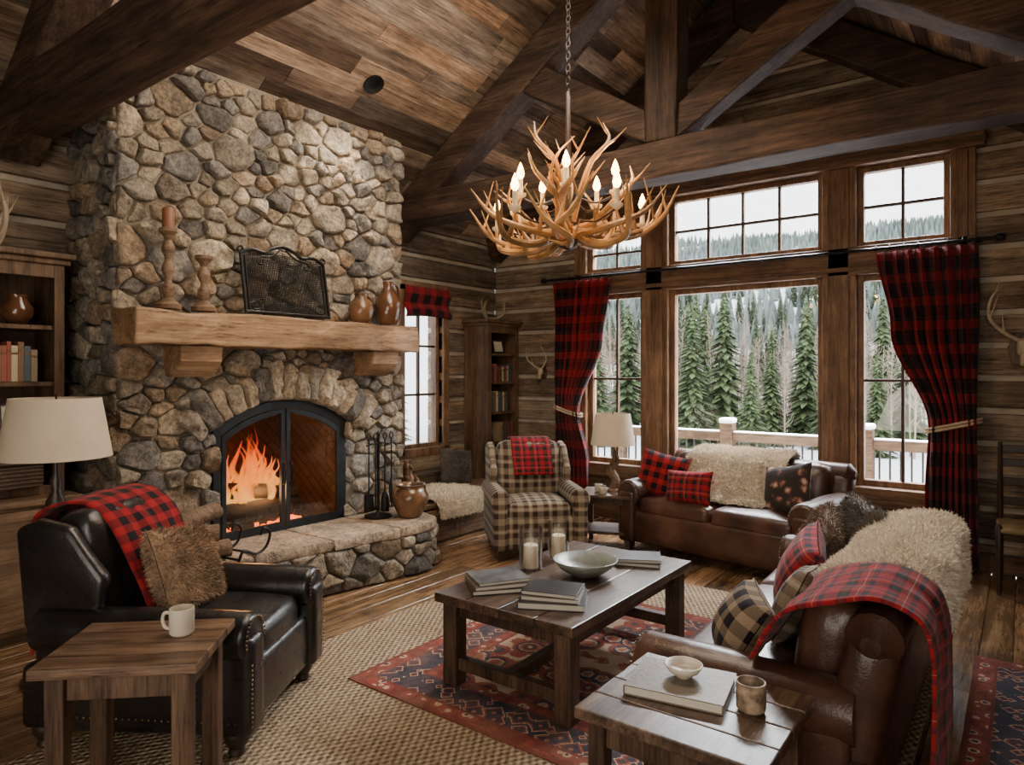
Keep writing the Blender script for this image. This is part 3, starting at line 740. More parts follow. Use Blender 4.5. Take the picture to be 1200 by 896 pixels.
def candlestick(loc,H,label,ch):
    e=thing('candlestick',label,'candlestick',loc);b=MB()
    p=[(.075,0),(.078,.025),(.045,.05),(.03,.065)];k=.06
    segs=max(2,int((H-.1)/.11))
    for i in range(segs):
        t=(H-.12)/segs; p+=[(.022,k+.01),(.04,k+t*.4),(.038,k+t*.6),(.02,k+t*.9)];k+=t
    p+=[(.028,H-.05),(.055,H-.02),(.055,H),(.0,H)];b.lathe(p,20);b.obj('turned_stem',M_caby,e)
    if ch:
        b=MB();b.lathe([(.036,H),(.036,H+ch-.01),(.03,H+ch),(.0,H+ch-.004)],16);b.obj('candle',M_candleb,e)
candlestick((-4.27,2.12,ZM),.5,'tall turned wooden candlestick with a brown candle',.13)
candlestick((-4.27,2.35,ZM),.36,'short turned wooden candlestick on the mantel',0)
e=thing('decorative_iron_screen','ornate black iron mesh screen leaning against the stones','screen',(-4.22,2.97,ZM),rot=(0,math.radians(-10),0))
b=MB();W=.345
top=[(-W,.43),(-W*.75,.47),(-W*.45,.455),(-.1,.49),(0,.52),(.1,.49),(W*.45,.455),(W*.75,.47),(W,.43)]
b.tube([(0,-W,.01),(0,-W,.43)],.013,6,1);b.tube([(0,W,.01),(0,W,.43)],.013,6,1);b.tube([(0,-W,.02),(0,W,.02)],.013,6,1);b.tube([(0,p[0],p[1]) for p in top],.013,6)
for s in (-1,1):
    b.tube([(0,s*W,.43),(0,s*(W+.02),.46),(0,s*(W-.01),.48),(0,s*(W-.025),.455)],.008,6);b.tube([(0,s*.02,.5),(0,s*.1,.44),(0,s*.2,.42),(0,s*.22,.38),(0,s*.18,.37),(0,s*.17,.4)],.007,6)
    b.tube([(0,s*(W-.03),.04),(0,s*(W-.03),.42)],.007,6,1)
    b.tube([(0,s*(W-.03),.08),(0,s*(W-.1),.1),(0,s*(W-.11),.05),(0,s*(W-.06),.04)],.006,6)
b.obj('scroll_frame',M_iron,e)
b=MB()
for i in range(60):
    yy=-W+.02+i*(2*W-.04)/59;b.tube([(0,yy,.02),(0,yy,.45)],.0024,4,1)
for i in range(38): zz=.025+i*.0116;b.tube([(0,-W,zz),(0,W,zz)],.0024,4,1)
b.obj('wire_mesh',M_iron,e)
# ---------------------------------------------------------------- bench, bookcases
def panelfront(e,x,ya,yb,za,zb,nd_,mat,nm='door',knob=True):
    w=(yb-ya)/nd_
    for i in range(nd_):
        d=bpy.data.objects.new(nm,None);COL.objects.link(d);d.parent=e;d.location=(x,ya+w*i,za)
        b=MB();h=zb-za;f=.055
        b.box(0,.02,.006,w-.006,.0,h,c=.8)
        for q in ((.006,f,0,h),(w-f,w-.006,0,h),(f,w-f,0,f),(f,w-f,h-f,h)): b.box(.02,.032,q[0],q[1],q[2],q[3])
        b.obj(nm+'_panel',mat,d,bevel=.004)
        if knob:
            b=MB();b.lathe([(.006,0),(.006,.015),(.014,.02),(.012,.03),(0,.032)],10,M=TR(.032,w-.08 if i%2==0 else .08,h*.6)@Matrix.Rotation(math.pi/2,4,'Y'));b.obj('knob',M_iron,d)
e=thing('storage_bench','built-in wooden bench under the small window with panelled doors','bench',(-4.68,5.3,0))
b=MB();b.box(-.40,.42,-1.03,1.12,0,.33);b.obj('body',M_caby,e,bevel=.005)
b=MB();b.box(-.40,.46,-1.04,1.14,.33,.37);b.obj('bench_top',M_caby,e,bevel=.008)
panelfront(e,.42,-1.0,1.1,.03,.31,4,M_caby)
def bookcase(name,label,loc,D,W,H,shelves,mat,crown=True,z0=0):
    e=thing(name,label,'bookcase',loc)
    b=MB();t=.03
    b.box(-D/2,D/2,-W/2,-W/2+t,0,H);b.box(-D/2,D/2,W/2-t,W/2,0,H);b.box(-D/2,-D/2+.015,-W/2+t,W/2-t,0,H,c=.6);b.box(-D/2,D/2,-W/2+t,W/2-t,H-t,H);b.box(-D/2,D/2,-W/2+t,W/2-t,0,.05)
    b.box(D/2,D/2+.012,-W/2,-W/2+.055,0,H);b.box(D/2,D/2+.012,W/2-.055,W/2,0,H);b.box(D/2,D/2+.012,-W/2+.055,W/2-.055,H-.08,H)
    b.obj('carcass',mat,e,bevel=.003)
    for s in shelves:
        b=MB();b.box(-D/2+.015,D/2-.01,-W/2+t,W/2-t,s-.0125,s+.0125);b.obj('shelf',mat,e)
    if crown:
        b=MB();b.box(-D/2,D/2+.03,-W/2-.03,W/2+.03,H,H+.035);b.box(-D/2,D/2+.055,-W/2-.055,W/2+.055,H+.035,H+.07);b.obj('crown_moulding',mat,e,bevel=.008)
BC=[(.12,.04,.03),(.06,.08,.1),(.22,.16,.09),(.07,.09,.055),(.28,.07,.05),(.05,.05,.055),(.45,.37,.25),(.18,.09,.05)]
bm_=[simple('book_cover_%s'%n,c,.55,var=.1,bst=.1) for n,c in zip(('maroon','slate','tan','olive','red','black','cream','brown'),BC)]
def booky(x,y,z,d,t,h,grp,lean=0):
    m=random.choice(bm_);b=MB()
    b.box(-d/2,d/2,0,.003,0,h);b.box(-d/2,d/2,t-.003,t,0,h);b.box(d/2-.004,d/2+.001,0,t,0,h)
    b.box(-d/2+.003,d/2-.004,.003,t-.003,.004,h-.004,mi=1);
    zz=h*.75;b.box(d/2+.0005,d/2+.002,0.001,t-.001,zz,zz+.012,mi=2)
    o=b.obj('book',[m,M_pap,M_brass],None,(x,y,z),(math.radians(lean),0,0));o['label']='hardcover book standing upright on a shelf';o['category']='book';o['group']=grp
def rowbooks(x,ya,yb,z,grp,hm=.22,d=.16):
    y=ya
    while y<yb:
        t=U(.018,.04)
        if y+t>yb:break
        booky(x,y,z,d,t,hm*U(.78,1),grp);y+=t+.002
bz=.37
bookcase('corner_bookcase','tall dark wooden bookcase in the corner on the built-in bench',(-4.91,6.15,bz),.34,.56,1.70,[.38,.72,1.06,1.38],M_cabz)
rowbooks(-4.87,5.93,6.28,bz+.735,'books in the corner bookcase',.23,.2);rowbooks(-4.87,5.93,6.38,bz+1.075,'books in the corner bookcase',.2,.2);rowbooks(-4.87,6.15,6.38,bz+.395,'books in the corner bookcase',.24,.2)
def frame(loc,w,h,label,rz=0,tilt=-12):
    e=thing('picture_frame',label,'picture frame',loc,rot=(0,math.radians(tilt),math.radians(rz)));b=MB();f=.02
    b.box(-.008,.01,-w/2,-w/2+f,0,h);b.box(-.008,.01,w/2-f,w/2,0,h);b.box(-.008,.01,-w/2+f,w/2-f,0,f);b.box(-.008,.01,-w/2+f,w/2-f,h-f,h);b.obj('frame',M_legd,e,bevel=.003)
    b=MB();b.box(-.006,.002,-w/2+f,w/2-f,f,h-f);b.obj('picture',M_pap,e)
frame((-4.82,6.18,bz+1.395),.2,.16,'small framed photograph on a bookcase shelf');frame((-4.84,6.03,bz+.395),.12,.16,'small dark picture frame on a lower shelf')
frame((-4.82,6.13,bz+.055),.26,.2,'framed photograph on the bottom shelf')
vase('small_pot','small dark pot on a bookcase shelf',(-4.85,6.34,bz+.735),[(.03,0),(.05,.04),(.05,.08),(.025,.13),(.03,.15),(.02,.15)],M_cer)
e=thing('base_cabinet','wooden base cabinet with panelled doors beside the chimney','cabinet',(-4.84,.95,0))
b=MB();b.box(-.24,.27,-.78,.76,.06,.78);b.box(-.24,.22,-.76,.75,0,.06,c=.5);b.obj('body',M_caby,e,bevel=.004)
b=MB();b.box(-.24,.31,-.8,.79,.78,.82);b.obj('countertop',M_caby,e,bevel=.008)
panelfront(e,.27,-.76,.74,.1,.76,3,M_caby)
bookcase('tall_bookcase','tall wooden bookcase with crown moulding beside the chimney',(-4.90,.95,.82),.38,1.5,1.38,[.34,.66,1.0],M_cabz)
rowbooks(-4.85,1.15,1.60,.82+.675,'books in the tall bookcase',.24,.2);rowbooks(-4.85,.4,.95,.82+.675,'books in the tall bookcase',.24,.2)
vase('small_pot','dark rounded pot on a high shelf',(-4.85,1.5,.82+1.015),[(.04,0),(.08,.05),(.085,.1),(.05,.16),(.055,.18),(.04,.18)],M_cer)
frame((-4.83,1.5,.82+.355),.2,.2,'dark framed photograph on a shelf')
e=thing('wicker_basket','dark woven basket on the base cabinet','basket',(-4.72,1.42,.872));b=MB();b.rbox((0,0,.07),(.2,.3,.14),.03)
for k in range(6): b.tube([(.1,-.14,.015+.022*k),(.1,.14,.015+.022*k)],.007,5,1)
b.obj('woven_body',simple('dark_wicker',(.06,.035,.02),.7,bs=40,bst=.8),e);b=MB();b.rbox((0,0,.15),(.21,.31,.025),.01);b.obj('lid',M_legd,e)
# ---------------------------------------------------------------- antlers
def antler(mb,pts,r,tines,M=None,c=1):
    P=crv(pts,4);rr=lerpl([r*1.1,r,r*.85,r*.6,r*.12] if len(pts)==5 else [r*1.1,r*.9,r*.6,r*.12],4)
    mb.tube(P,rr,8,1,M=M,c=c)
    for (t,d,l) in tines:
        i=int(t*(len(P)-1));p=P[i];d=Vector(d).normalized();q=p+d*l*.5+Vector((0,0,l*.04));e=p+d*l+Vector((0,0,l*.22))
        mb.tube([p,p+d*l*.3,q,e],[rr[i]*.85,rr[i]*.7,rr[i]*.45,.0015],7,3,M=M,c=c)
ch=thing('antler_chandelier','amber deer-antler chandelier with lit candle bulbs on a chain','chandelier',(-1.95,3.1,2.18))
for k in range(14):
    a=360/14*k+U(-8,8);M=RZ(a)@Matrix.Scale(U(.9,1.05),4);b=MB();s=1 if k%2 else -1;dz=U(-.03,.06);w=U(.7,1.3)
    antler(b,[(.03,0,.12),(.17,s*.06*w,.05+dz),(.34,s*.11*w,.06+dz),(.48,s*.05,.13+dz),(.57,-s*.02,.27+dz)],.021,
      [(.35,(.2,s*.6,.9),.12),(.55,(-.1,-s*.4,1),.17*w),(.7,(.4,-s*.5,.9),.15),(.82,(-.3,s*.3,1),.12),(.2,(.6,-s*.8,-.1),.12)],M,U(.7,1.35))
    b.obj('antler',M_ant,ch)
for k in range(7):
    a=51.4*k+10+U(-10,10);M=RZ(a)@Matrix.Scale(U(.85,1.0),4);b=MB();s=1 if k%2 else -1
    antler(b,[(.05,0,.14),(.17,s*.05,.16),(.30,s*.12,.24),(.38,s*.05,.35),(.35,-s*.02,.46)],.019,
      [(.3,(.5,s*.7,.6),.13),(.5,(.4,-s*.8,.8),.15),(.75,(.9,s*.2,.5),.12)],M,U(.7,1.35))
    b.obj('antler',M_ant,ch)
for k in range(5):
    a=72*k+25+U(-14,14);M=RZ(a)@Matrix.Scale(U(.72,1.04),4);b=MB();s=1 if k%2 else -1
    antler(b,[(.03,0,.2),(.08,s*.06,.36),(.15,s*.13,.52),(.25,s*.09,.65),(.21,-s*.04,.80)],.018,
      [(.33,(.9,s*.5,.5),.17),(.52,(.6,-s*.8,.7),.18),(.72,(.9,s*.5,.3),.14),(.85,(-.7,s*.3,.8),.11)],M,U(.7,1.35))
    b.obj('antler',M_ant,ch)
b=MB();b.lathe([(.0,.02),(.05,.04),(.06,.1),(.03,.15),(.02,.3),(.012,.86),(0,.88)],14);b.obj('hub',M_legd,ch)
bulbs=[]
for k in range(10):
    a=math.radians(36*k+12);r=.42 if k%2 else .26;z=.17 if k%2 else .30
    x,y=r*math.cos(a),r*math.sin(a);c=bpy.data.objects.new('candle_light',None);COL.objects.link(c);c.parent=ch;c.location=(x,y,z)
    b=MB();b.lathe([(.005,-.02),(.03,0),(.032,.01),(.013,.012),(.013,.085),(.0,.086)],14);b.obj('candle_sleeve',M_candle,c)
    b=MB();b.lathe([(.006,.086),(.018,.102),(.021,.118),(.012,.15),(.001,.175)],12);b.obj('bulb',M_bulb,c);bulbs.append((x-1.95,y+3.1,z+2.18+.21))
    b=MB();b.tube([(0,0,-.01),(-x*.4,-y*.4,-.04),(-x*.8,-y*.8,.0)],.006,6);b.obj('arm',M_legd,c)
b=MB();z=.86;i=0
while z<5.13-2.2:
    M=TR(0,0,z)@RZ(90*(i%2));b.tube([(0,0,-.02),(.011,0,-.01),(.011,0,.01),(0,0,.02),(-.011,0,.01),(-.011,0,-.01),(0,0,-.02)],.003,5,2,M=M);z+=.033;i+=1
b.obj('chain',M_iron,ch)
b=MB();b.lathe([(.06,2.9),(.06,2.86),(.02,2.83)],16);b.obj('canopy',M_iron,ch)
def mount(loc,rz,s,label):
    e=thing('mounted_antlers',label,'antlers',loc,rz);b=MB()
    b.prism([(-.07*s,-.12*s),(.07*s,-.12*s),(.1*s,.02*s),(.05*s,.13*s),(-.05*s,.13*s),(-.1*s,.02*s)],-.02,0,'y');b.obj('plaque',M_endz,e,bevel=.006)
    b=MB();b.rbox((0,-.05,.02*s),(.09*s,.07,.14*s),.03,3);b.rbox((0,-.07,-.07*s),(.055*s,.06,.12*s),.025,3);b.obj('skull',M_antp,e)
    for q in (-1,1):
        b=MB();antler(b,[(q*.03*s,-.06,.07*s),(q*.12*s,-.09,.13*s),(q*.21*s,-.13,.24*s),(q*.2*s,-.17,.38*s),(q*.13*s,-.2,.48*s)],.016*s,[(.3,(q*.1,-.4,1),.12*s),(.55,(-q*.4,-.3,1),.15*s),(.75,(-q*.5,-.2,.9),.12*s)]);b.obj('antler',M_antp,e)
mount((-4.4,YF-.04,1.55),0,.62,'small antler skull mount on a plaque by the curtain')
mount((.0,YF-.04,1.72),0,1.0,'pale deer antler mount on the log wall')
def antdec(loc,rz,s,label):
    e=thing('antler_decoration',label,'antlers',loc,rz)
    for k in range(3):
        b=MB();M=RZ(120*k)@Matrix.Scale(s,4);antler(b,[(.0,0,.02),(.1,.02,.03),(.18,.05,.1),(.2,.04,.22),(.15,.0,.32)],.017,[(.3,(.2,.3,1),.13),(.6,(-.3,.2,1),.12),(.8,(.4,-.3,.8),.1)],M);b.obj('antler',M_antp,e)
antdec((-4.90,6.12,bz+1.775),20,.8,'small antler sculpture on top of the bookcase')
antdec((-4.84,1.32,2.275),0,1.1,'shed antlers on top of the bookcase')
e=thing('carved_figurine','small carved wooden bear figurine on the built-in bench','figurine',(-4.75,4.66,.372))
b=MB();b.lathe([(.05,0),(.07,.03),(.08,.1),(.065,.18),(.045,.21),(.05,.25),(.045,.29),(.02,.32),(0,.325)],14);b.lathe([(.014,.0),(.014,.03),(0,.035)],8,(0,.035,.3));b.lathe([(.014,.0),(.014,.03),(0,.035)],8,(0,-.035,.3));b.rbox((.05,0,.26),(.05,.035,.035),.015,2);b.tube([(.03,.06,.18),(.09,.05,.13),(.1,.03,.09)],.02,8);b.tube([(.03,-.06,.18),(.09,-.05,.13),(.1,-.03,.09)],.02,8);b.obj('carved_body',M_cer2,e)
# ---------------------------------------------------------------- curtains
def curtain(name,label,rows,ztop,zbot,folds,fw,mat,tie=None):
    def span(z):
        for i in range(len(rows)-1):
            z0,a0,b0=rows[i];z1,a1,b1=rows[i+1]
            if z1<=z<=z0:
                t=(z0-z)/(z0-z1);t=t*t*(3-2*t);return a0+(a1-a0)*t,b0+(b1-b0)*t
        return rows[-1][1:]
    e=thing(name,label,'curtain',(0,YF-.17,0));b=MB()
    def fn(u,v):
        z=ztop+(zbot-ztop)*v;a,c=span(z);w=c-a
        ph=u*folds*2*math.pi+.5*math.sin(v*5);am=.042*min(1.4,(fw/folds)/max(.03,w/folds)*.35+.35)
        return (a+w*u+.008*math.sin(ph*2+v*7),am*math.sin(ph)+.012*math.sin(u*9+v*6),z)
    b.grid(fn,folds*10,50,lambda u,v:(u*fw,v*(ztop-zbot)))
    b.obj('fabric_panel',mat,e,solid=.006)
    if tie:
        z,a,c=tie;r=(c-a)/2+.03;b=MB();cx=(a+c)/2
        for dz in (0,.025): b.tube([(cx+r*math.cos(t*math.pi/8),.075*math.sin(t*math.pi/8),z+dz+.05*math.cos(t*math.pi/8)*(1 if cx>-2 else -1)) for t in range(17)],.011,6,1)
        b.obj('tieback',M_rope,e)
curtain('curtain','red and black plaid curtain tied back with rope',[(2.54,-4.18,-3.47),(1.9,-4.17,-3.56),(1.12,-4.13,-3.84),(.6,-4.13,-3.72),(.02,-4.12,-3.7)],2.54,.02,8,1.35,M_bufc,(1.12,-4.13,-3.84))
curtain('curtain','red and black plaid curtain tied back with rope',[(2.54,-.98,-.28),(1.9,-.88,-.28),(1.12,-.6,-.29),(.6,-.62,-.28),(.02,-.6,-.27)],2.54,.02,8,1.35,M_bufc,(1.12,-.6,-.29))
e=thing('curtain_rod','long black iron curtain rod with finials above the windows','curtain rod',(-2.22,YF-.17,2.57))
b=MB();b.tube([(-2.05,0,0),(2.05,0,0)],.013,8,1);b.obj('rod',M_iron,e)
for s in (-1,1):
    b=MB();b.rbox((s*2.08,0,0),(.07,.06,.06),.03,2);b.obj('finial',M_iron,e)
for xx in (-1.75,-.79,.94,1.95):
    b=MB();b.box(xx-.01,xx+.01,0,.1,-.012,.012);b.obj('bracket',M_iron,e)
for (a,c) in ((-4.18,-3.47),(-.98,-.28)):
    for k in range(8):
        b=MB();xx=a+(c-a)*k/7+2.22;b.tube([(xx,.024*math.cos(t*math.pi/4),.024*math.sin(t*math.pi/4)) for t in range(9)],.003,5,1);b.obj('curtain_ring',M_iron,e)
e=thing('window_valance','red and black checked roman shade valance','valance',(XL+.09,5.24,2.1));b=MB()
b.grid(lambda u,v:(.02*math.sin(v*9)*(.5+v)+.01,-.34+.68*u,.34-.32*v+(.02*math.sin(u*math.pi) if v>.6 else 0)),16,14,lambda u,v:(u*.68,v*.34));b.obj('pleated_fabric',M_buf,e,solid=.012)
# ---------------------------------------------------------------- seating
def seat_furn(name,label,cat,loc,rz,W,D,H,AH,n,mat,arm_r=.1,wings=False,nails=False,legt='bun',cush=None,backn=None,seatz=.47,pf=.03,leg_h=.11):
    e=thing(name,label,cat,loc,rz); cush=cush or mat
    aw=arm_r*1.7; iw=W-2*aw
    b=MB();b.rbox((0,.01,(leg_h+seatz-.15)/2+.01),(W-.06,D-.08,seatz-.15-leg_h+.06),.03,5,(0,.01,0));b.obj('base_frame',mat,e)
    cw=iw/n
    for i in range(n):
        b=MB();b.rbox((-iw/2+cw*(i+.5),-.06,seatz-.075),(cw-.008,D-.26,.16),.055,6,(0,.012,pf),.008,seed=i*7+W);b.obj('seat_cushion',cush,e)
    Mb=TR(0,D/2-.13,seatz-.1)@Matrix.Rotation(math.radians(-10),4,'X')
    bh=H-seatz+.1
    b=MB();b.rbox((0,.03,bh/2-.1),(W-.12 if not wings else iw+.1,.17,bh+.15),.07,6,(0,.01,0),M=Mb)
    if not wings: b.tube([(-W/2+.05,.03,bh-.05),(-W/2+.1,.03,bh-.045),(W/2-.1,.03,bh-.045),(W/2-.05,.03,bh-.05)],[.03,.085,.085,.03],14,1,M=Mb)
    b.obj('backrest_frame',mat,e)
    m=backn or n;bw=(iw+.02)/m
    for i in range(m):
        b=MB();b.rbox((-(iw+.02)/2+bw*(i+.5),-.1,bh/2+.03),(bw-.006,.2,bh-.04),.075,6,(.01,pf*1.3,.015),.009,seed=i*5+3+W,M=Mb);b.obj('back_cushion',cush,e)
    for s in (-1,1):
        x=s*(W/2-arm_r);b=MB();y0_,y1_=-D/2+.04,D/2-.16
        b.rbox((s*(W/2-aw/2-.01),(y0_+y1_)/2+.02,(AH-arm_r+leg_h)/2),(aw-.03,y1_-y0_+.1,AH-arm_r-leg_h+.04),.035,5)
        b.tube([(x,y0_-.015,AH-arm_r),(x,y0_-.012,AH-arm_r),(x,y0_,AH-arm_r),(x,y0_+.02,AH-arm_r),(x,(y0_+y1_)/2,AH-arm_r+.005),(x,y1_+.08,AH-arm_r+.01)],[.002,arm_r*.75,arm_r*.95,arm_r,arm_r,arm_r*.9],20,1)
        b.obj('arm',mat,e,sharp=1.3)
        if nails:
            b=MB()
            for k in range(18):
                a=math.pi*1.15*k/17-.25;b.rbox((x+s*arm_r*.82*math.cos(a),y0_-.014,AH-arm_r+arm_r*.82*math.sin(a)),(.010,.008,.010),.004,1)
            for k in range(14): b.rbox((s*(W/2-.035),y0_-.03,leg_h+.03+k*(AH-arm_r*2-leg_h)/14),(.010,.008,.010),.004,1)
            for k in range(30): b.rbox((s*(W/2-.012),y0_+.03+k*(D-.2)/30,leg_h+.05),(.008,.010,.010),.004,1)
            b.obj('nailhead_trim',M_brass,e,kind='stuff')
        if wings:
            b=MB();yb=D/2
            pts=[(yb-.2,AH-.12),(yb-.34,AH+.0),(yb-.36,AH+.12),(yb-.27,H-.12),(yb-.2,H-.02),(yb-.06,H+.01),(yb+.04,H-.03),(yb+.0,AH-.1)]
            xx=s*(iw/2+.055);b.prism(pts,xx-.035,xx+.035,'x',sm=True);b.obj('wing',mat,e,bevel=.028,seg=4,sharp=3)
    for sx in (-1,1):
        for sy in (-1,1):
            b=MB();x,y=sx*(W/2-.09),sy*(D/2-.1)
            if legt=='bun': b.lathe([(.025,0),(.035,.01),(.03,.03),(.048,.06),(.05,.085),(.035,leg_h+.01)],16,(x,y,0))
            else: b.prism([(x-.022,y-.022),(x+.022,y-.022),(x+.022,y+.022),(x-.022,y+.022)],0,leg_h+.02,'z')
            b.obj('leg',M_legd,e)
    return e
AX,AY=-3.07,1.61
seat_furn('leather_armchair','black leather wingback armchair with nailhead trim','armchair',(AX,AY,.009),122,.86,1.02,.92,.57,1,M_blk,.10,True,True,seatz=.46)
seat_furn('plaid_armchair','tan and brown plaid upholstered armchair','armchair',(-3.45,4.9,0),46,.84,.84,.90,.58,1,M_tanp,.085,True,False,'sq',seatz=.46)
seat_furn('leather_loveseat','brown leather two-seat sofa under the picture window','sofa',(-1.93,5.62,0),-9,1.74,.92,.80,.62,2,M_brn,.115,False,True)
seat_furn('leather_sofa','long brown leather sofa with rolled arms beside the coffee table','sofa',(-.77,3.36,.009),-90,2.16,.86,.76,.555,3,M_brn,.11,False,True,seatz=.44)
def pillow(label,loc,rot,w,h,t,mat,fur=None,nm='throw_pillow'):
    b=MB();n=14
    def side(s):
        def fn(u,v):
            a,c=2*u-1,2*v-1;x=a*w/2*(1-.07*(1-c*c));z=c*h/2*(1-.07*(1-a*a));k=max(0,(1-a*a))**.5*max(0,(1-c*c))**.5
            return (x,s*(t/2*(k**.75)+.002+.008*mn.noise(Vector((x*9,z*9,s+w*9)))*k),z)
        b.grid(fn if s<0 else (lambda u,v:fn(1-u,v)),n,n,(lambda u,v:(u*w,v*h)))
    side(-1);side(1)
    if fur:
        for q in range(len(b.f)):
            f=b.f[q];a_,b_,d_=[Vector(b.v[i]) for i in (f[0],f[1],f[3])];nn=(b_-a_).cross(d_-a_)
            if nn.y*(a_.y+b_.y+d_.y)<0: b.f[q]=f[::-1];b.u[q]=b.u[q][::-1]
        b.fur(fur,.026,.0022,.2,.75,cr=(.45,1.6))
    o=b.obj(nm,mat,None,loc,[math.radians(q) for q in rot],sharp=2);o['label']=label;o['category']='pillow';o['group']='throw pillows';return o
c_=math.radians(122)
def LC(x,y,z): return (AX+x*math.cos(c_)-y*math.sin(c_),AY+x*math.sin(c_)+y*math.cos(c_),z)
pillow('shaggy brown faux-fur pillow on the black armchair',LC(.02,.02,.645),(-22,8,122),.42,.40,.2,M_furt,9000,'fur_pillow')
pillow('red and black checked pillow on the loveseat',(-2.54,5.58,.65),(-18,12,14),.42,.4,.17,M_bufr)
pillow('red and cream tartan lumbar pillow on the loveseat',(-2.22,5.39,.60),(-18,-3,-6),.42,.28,.14,M_tart)
pillow('dark floral pillow on the loveseat',(-1.45,5.44,.65),(-20,-12,-22),.42,.40,.16,M_flo)
pillow('black and tan checked pillow at the end of the sofa',(-.87,2.64,.58),(-30,5,-62),.32,.29,.18,M_gin)
pillow('brown and tan plaid pillow on the sofa',(-.74,2.92,.615),(-24,-8,-85),.34,.32,.15,M_tanp)
pillow('red tartan pillow on the sofa',(-.84,3.36,.63),(-26,10,-76),.42,.38,.16,M_tart)
pillow('dark brown faux-fur pillow on the sofa',(-.86,3.80,.65),(-24,14,-76),.40,.36,.16,M_furb,7000,'fur_pillow')
pillow('dark brown faux-fur pillow at the far end of the sofa',(-.72,4.02,.69),(-18,4,-60),.42,.38,.17,M_furg,6000,'fur_pillow')
pillow('grey-brown faux-fur pillow on the built-in bench',(-4.8,5.42,.56),(-14,10,80),.40,.36,.16,M_furg,6000,'fur_pillow')
def drape(name,label,cat,path,across,w,mat,fur=None,edge=0,loc=(0,0,0),wav=.012,fringe=None,solid=.012,L=.045,fw=.006,shape=0,n=26):
    P=crv(path,6);ac=Vector(across).normalized()
    ls=[0]
    for i in range(1,len(P)): ls.append(ls[-1]+(P[i]-P[i-1]).length)
    e=thing(name,label,cat,loc);b=MB();K=len(P)-1
    def fn(u,v):
        i=min(K,int(round(u*K)));p=P[i];a=2*v-1
        ww=w/2*(1-shape*abs(2*u-1)**4)*(1+.06*mn.noise(Vector((u*4,a*2,w))))
        q=p+ac*(a*ww);t=(P[min(i+1,K)]-P[max(i-1,0)]).normalized();nn=ac.cross(t)
        return q+nn*wav*mn.noise(Vector((u*5,v*6,w*7)))+Vector((0,0,edge*abs(a)**3))
    b.grid(fn,K,n,lambda u,v:(u*ls[-1],v*w))
    if fur:
        fc=b.f[(K//2)*n+n//2];a_,b_,d_=[Vector(b.v[fc[i]]) for i in (0,1,3)];up=1 if (b_-a_).cross(d_-a_).z>0 else -1
        b.fur(fur,L,fw,.1,1.1,flip=up,cr=(.75,1.12))
    b.obj('fabric' if not fur else 'fleece',mat,e,solid=solid if not fur else 0,sharp=2)
    if fringe:
        f=MB()
        for end in fringe:
            for k in range(70):
                v=k/69;p=fn(0 if end==0 else 1,v);f.tube([p,p+Vector((U(-.01,.01),U(-.01,.01),-.05)),p+Vector((U(-.015,.015),U(-.015,.015),-.1))],[.003,.0025,.0015],4,1)
        f.obj('fringe',mat,e,kind='stuff')
    return e
SP=[(-.73,.58),(-.675,.68),(-.60,.77),(-.50,.818),(-.37,.846),(-.265,.80),(-.23,.71),(-.228,.60)]
drape('sheepskin_throw','creamy white sheepskin draped over the sofa back','throw',[(x,3.42,z) for x,z in SP[1:]],(0,1,0),1.25,M_sheep,24000,L=.030,fw=.0065,shape=.25,wav=.02)
drape('tartan_throw','red tartan wool throw with fringe over the sofa back','throw',[(x-.015 if i<3 else x+.012*(i>4),2.60,z+.01*(i>2)) for i,(x,z) in enumerate(SP)]+[(-.215,2.6,.45),(-.215,2.6,.3),(-.215,2.6,.16)],(0,1,0),.54,M_tart,fringe=[1],wav=.02)
drape('sheepskin_throw','creamy white sheepskin draped over the loveseat back','throw',[(-1.99,5.41,.50),(-1.975,5.50,.56),(-1.96,5.61,.69),(-1.95,5.71,.79),(-1.94,5.83,.85),(-1.93,5.97,.88),(-1.92,6.08,.83),(-1.92,6.12,.68)],(1,-.16,0),.88,M_sheep,20000,L=.032,fw=.0065,shape=.15,wav=.025)
drape('sheepskin_throw','creamy white sheepskin on the built-in bench','throw',[(-4.85,4.85,.39),(-4.6,4.85,.395),(-4.4,4.85,.395),(-4.22,4.85,.39),(-4.16,4.85,.3),(-4.155,4.85,.24)],(0,1,0),.75,M_sheep,9000,L=.035,fw=.007,shape=.1)
drape('red_plaid_throw','red and black checked throw with fringe over the black armchair back','throw',[LC(.05,.07,.52),LC(.05,.13,.66),LC(.05,.18,.79),LC(.05,.25,.90),LC(.05,.37,.98),LC(.05,.52,.965),LC(.05,.615,.87),LC(.05,.625,.62),LC(.05,.615,.40)],(math.cos(c_),math.sin(c_),0),.46,M_bufr,fringe=[1],wav=.015)
c2=math.radians(46)
def PC(x,y,z): return (-3.45+x*math.cos(c2)-y*math.sin(c2),4.9+x*math.sin(c2)+y*math.cos(c2),z)
drape('red_plaid_throw','red plaid throw folded over the plaid armchair back','throw',[PC(.02,.06,.64),PC(.02,.09,.74),PC(.02,.14,.84),PC(.02,.25,.945),PC(.02,.40,.935),PC(.02,.52,.86),PC(.02,.535,.7)],(math.cos(c2),math.sin(c2),0),.36,M_tart,wav=.008)
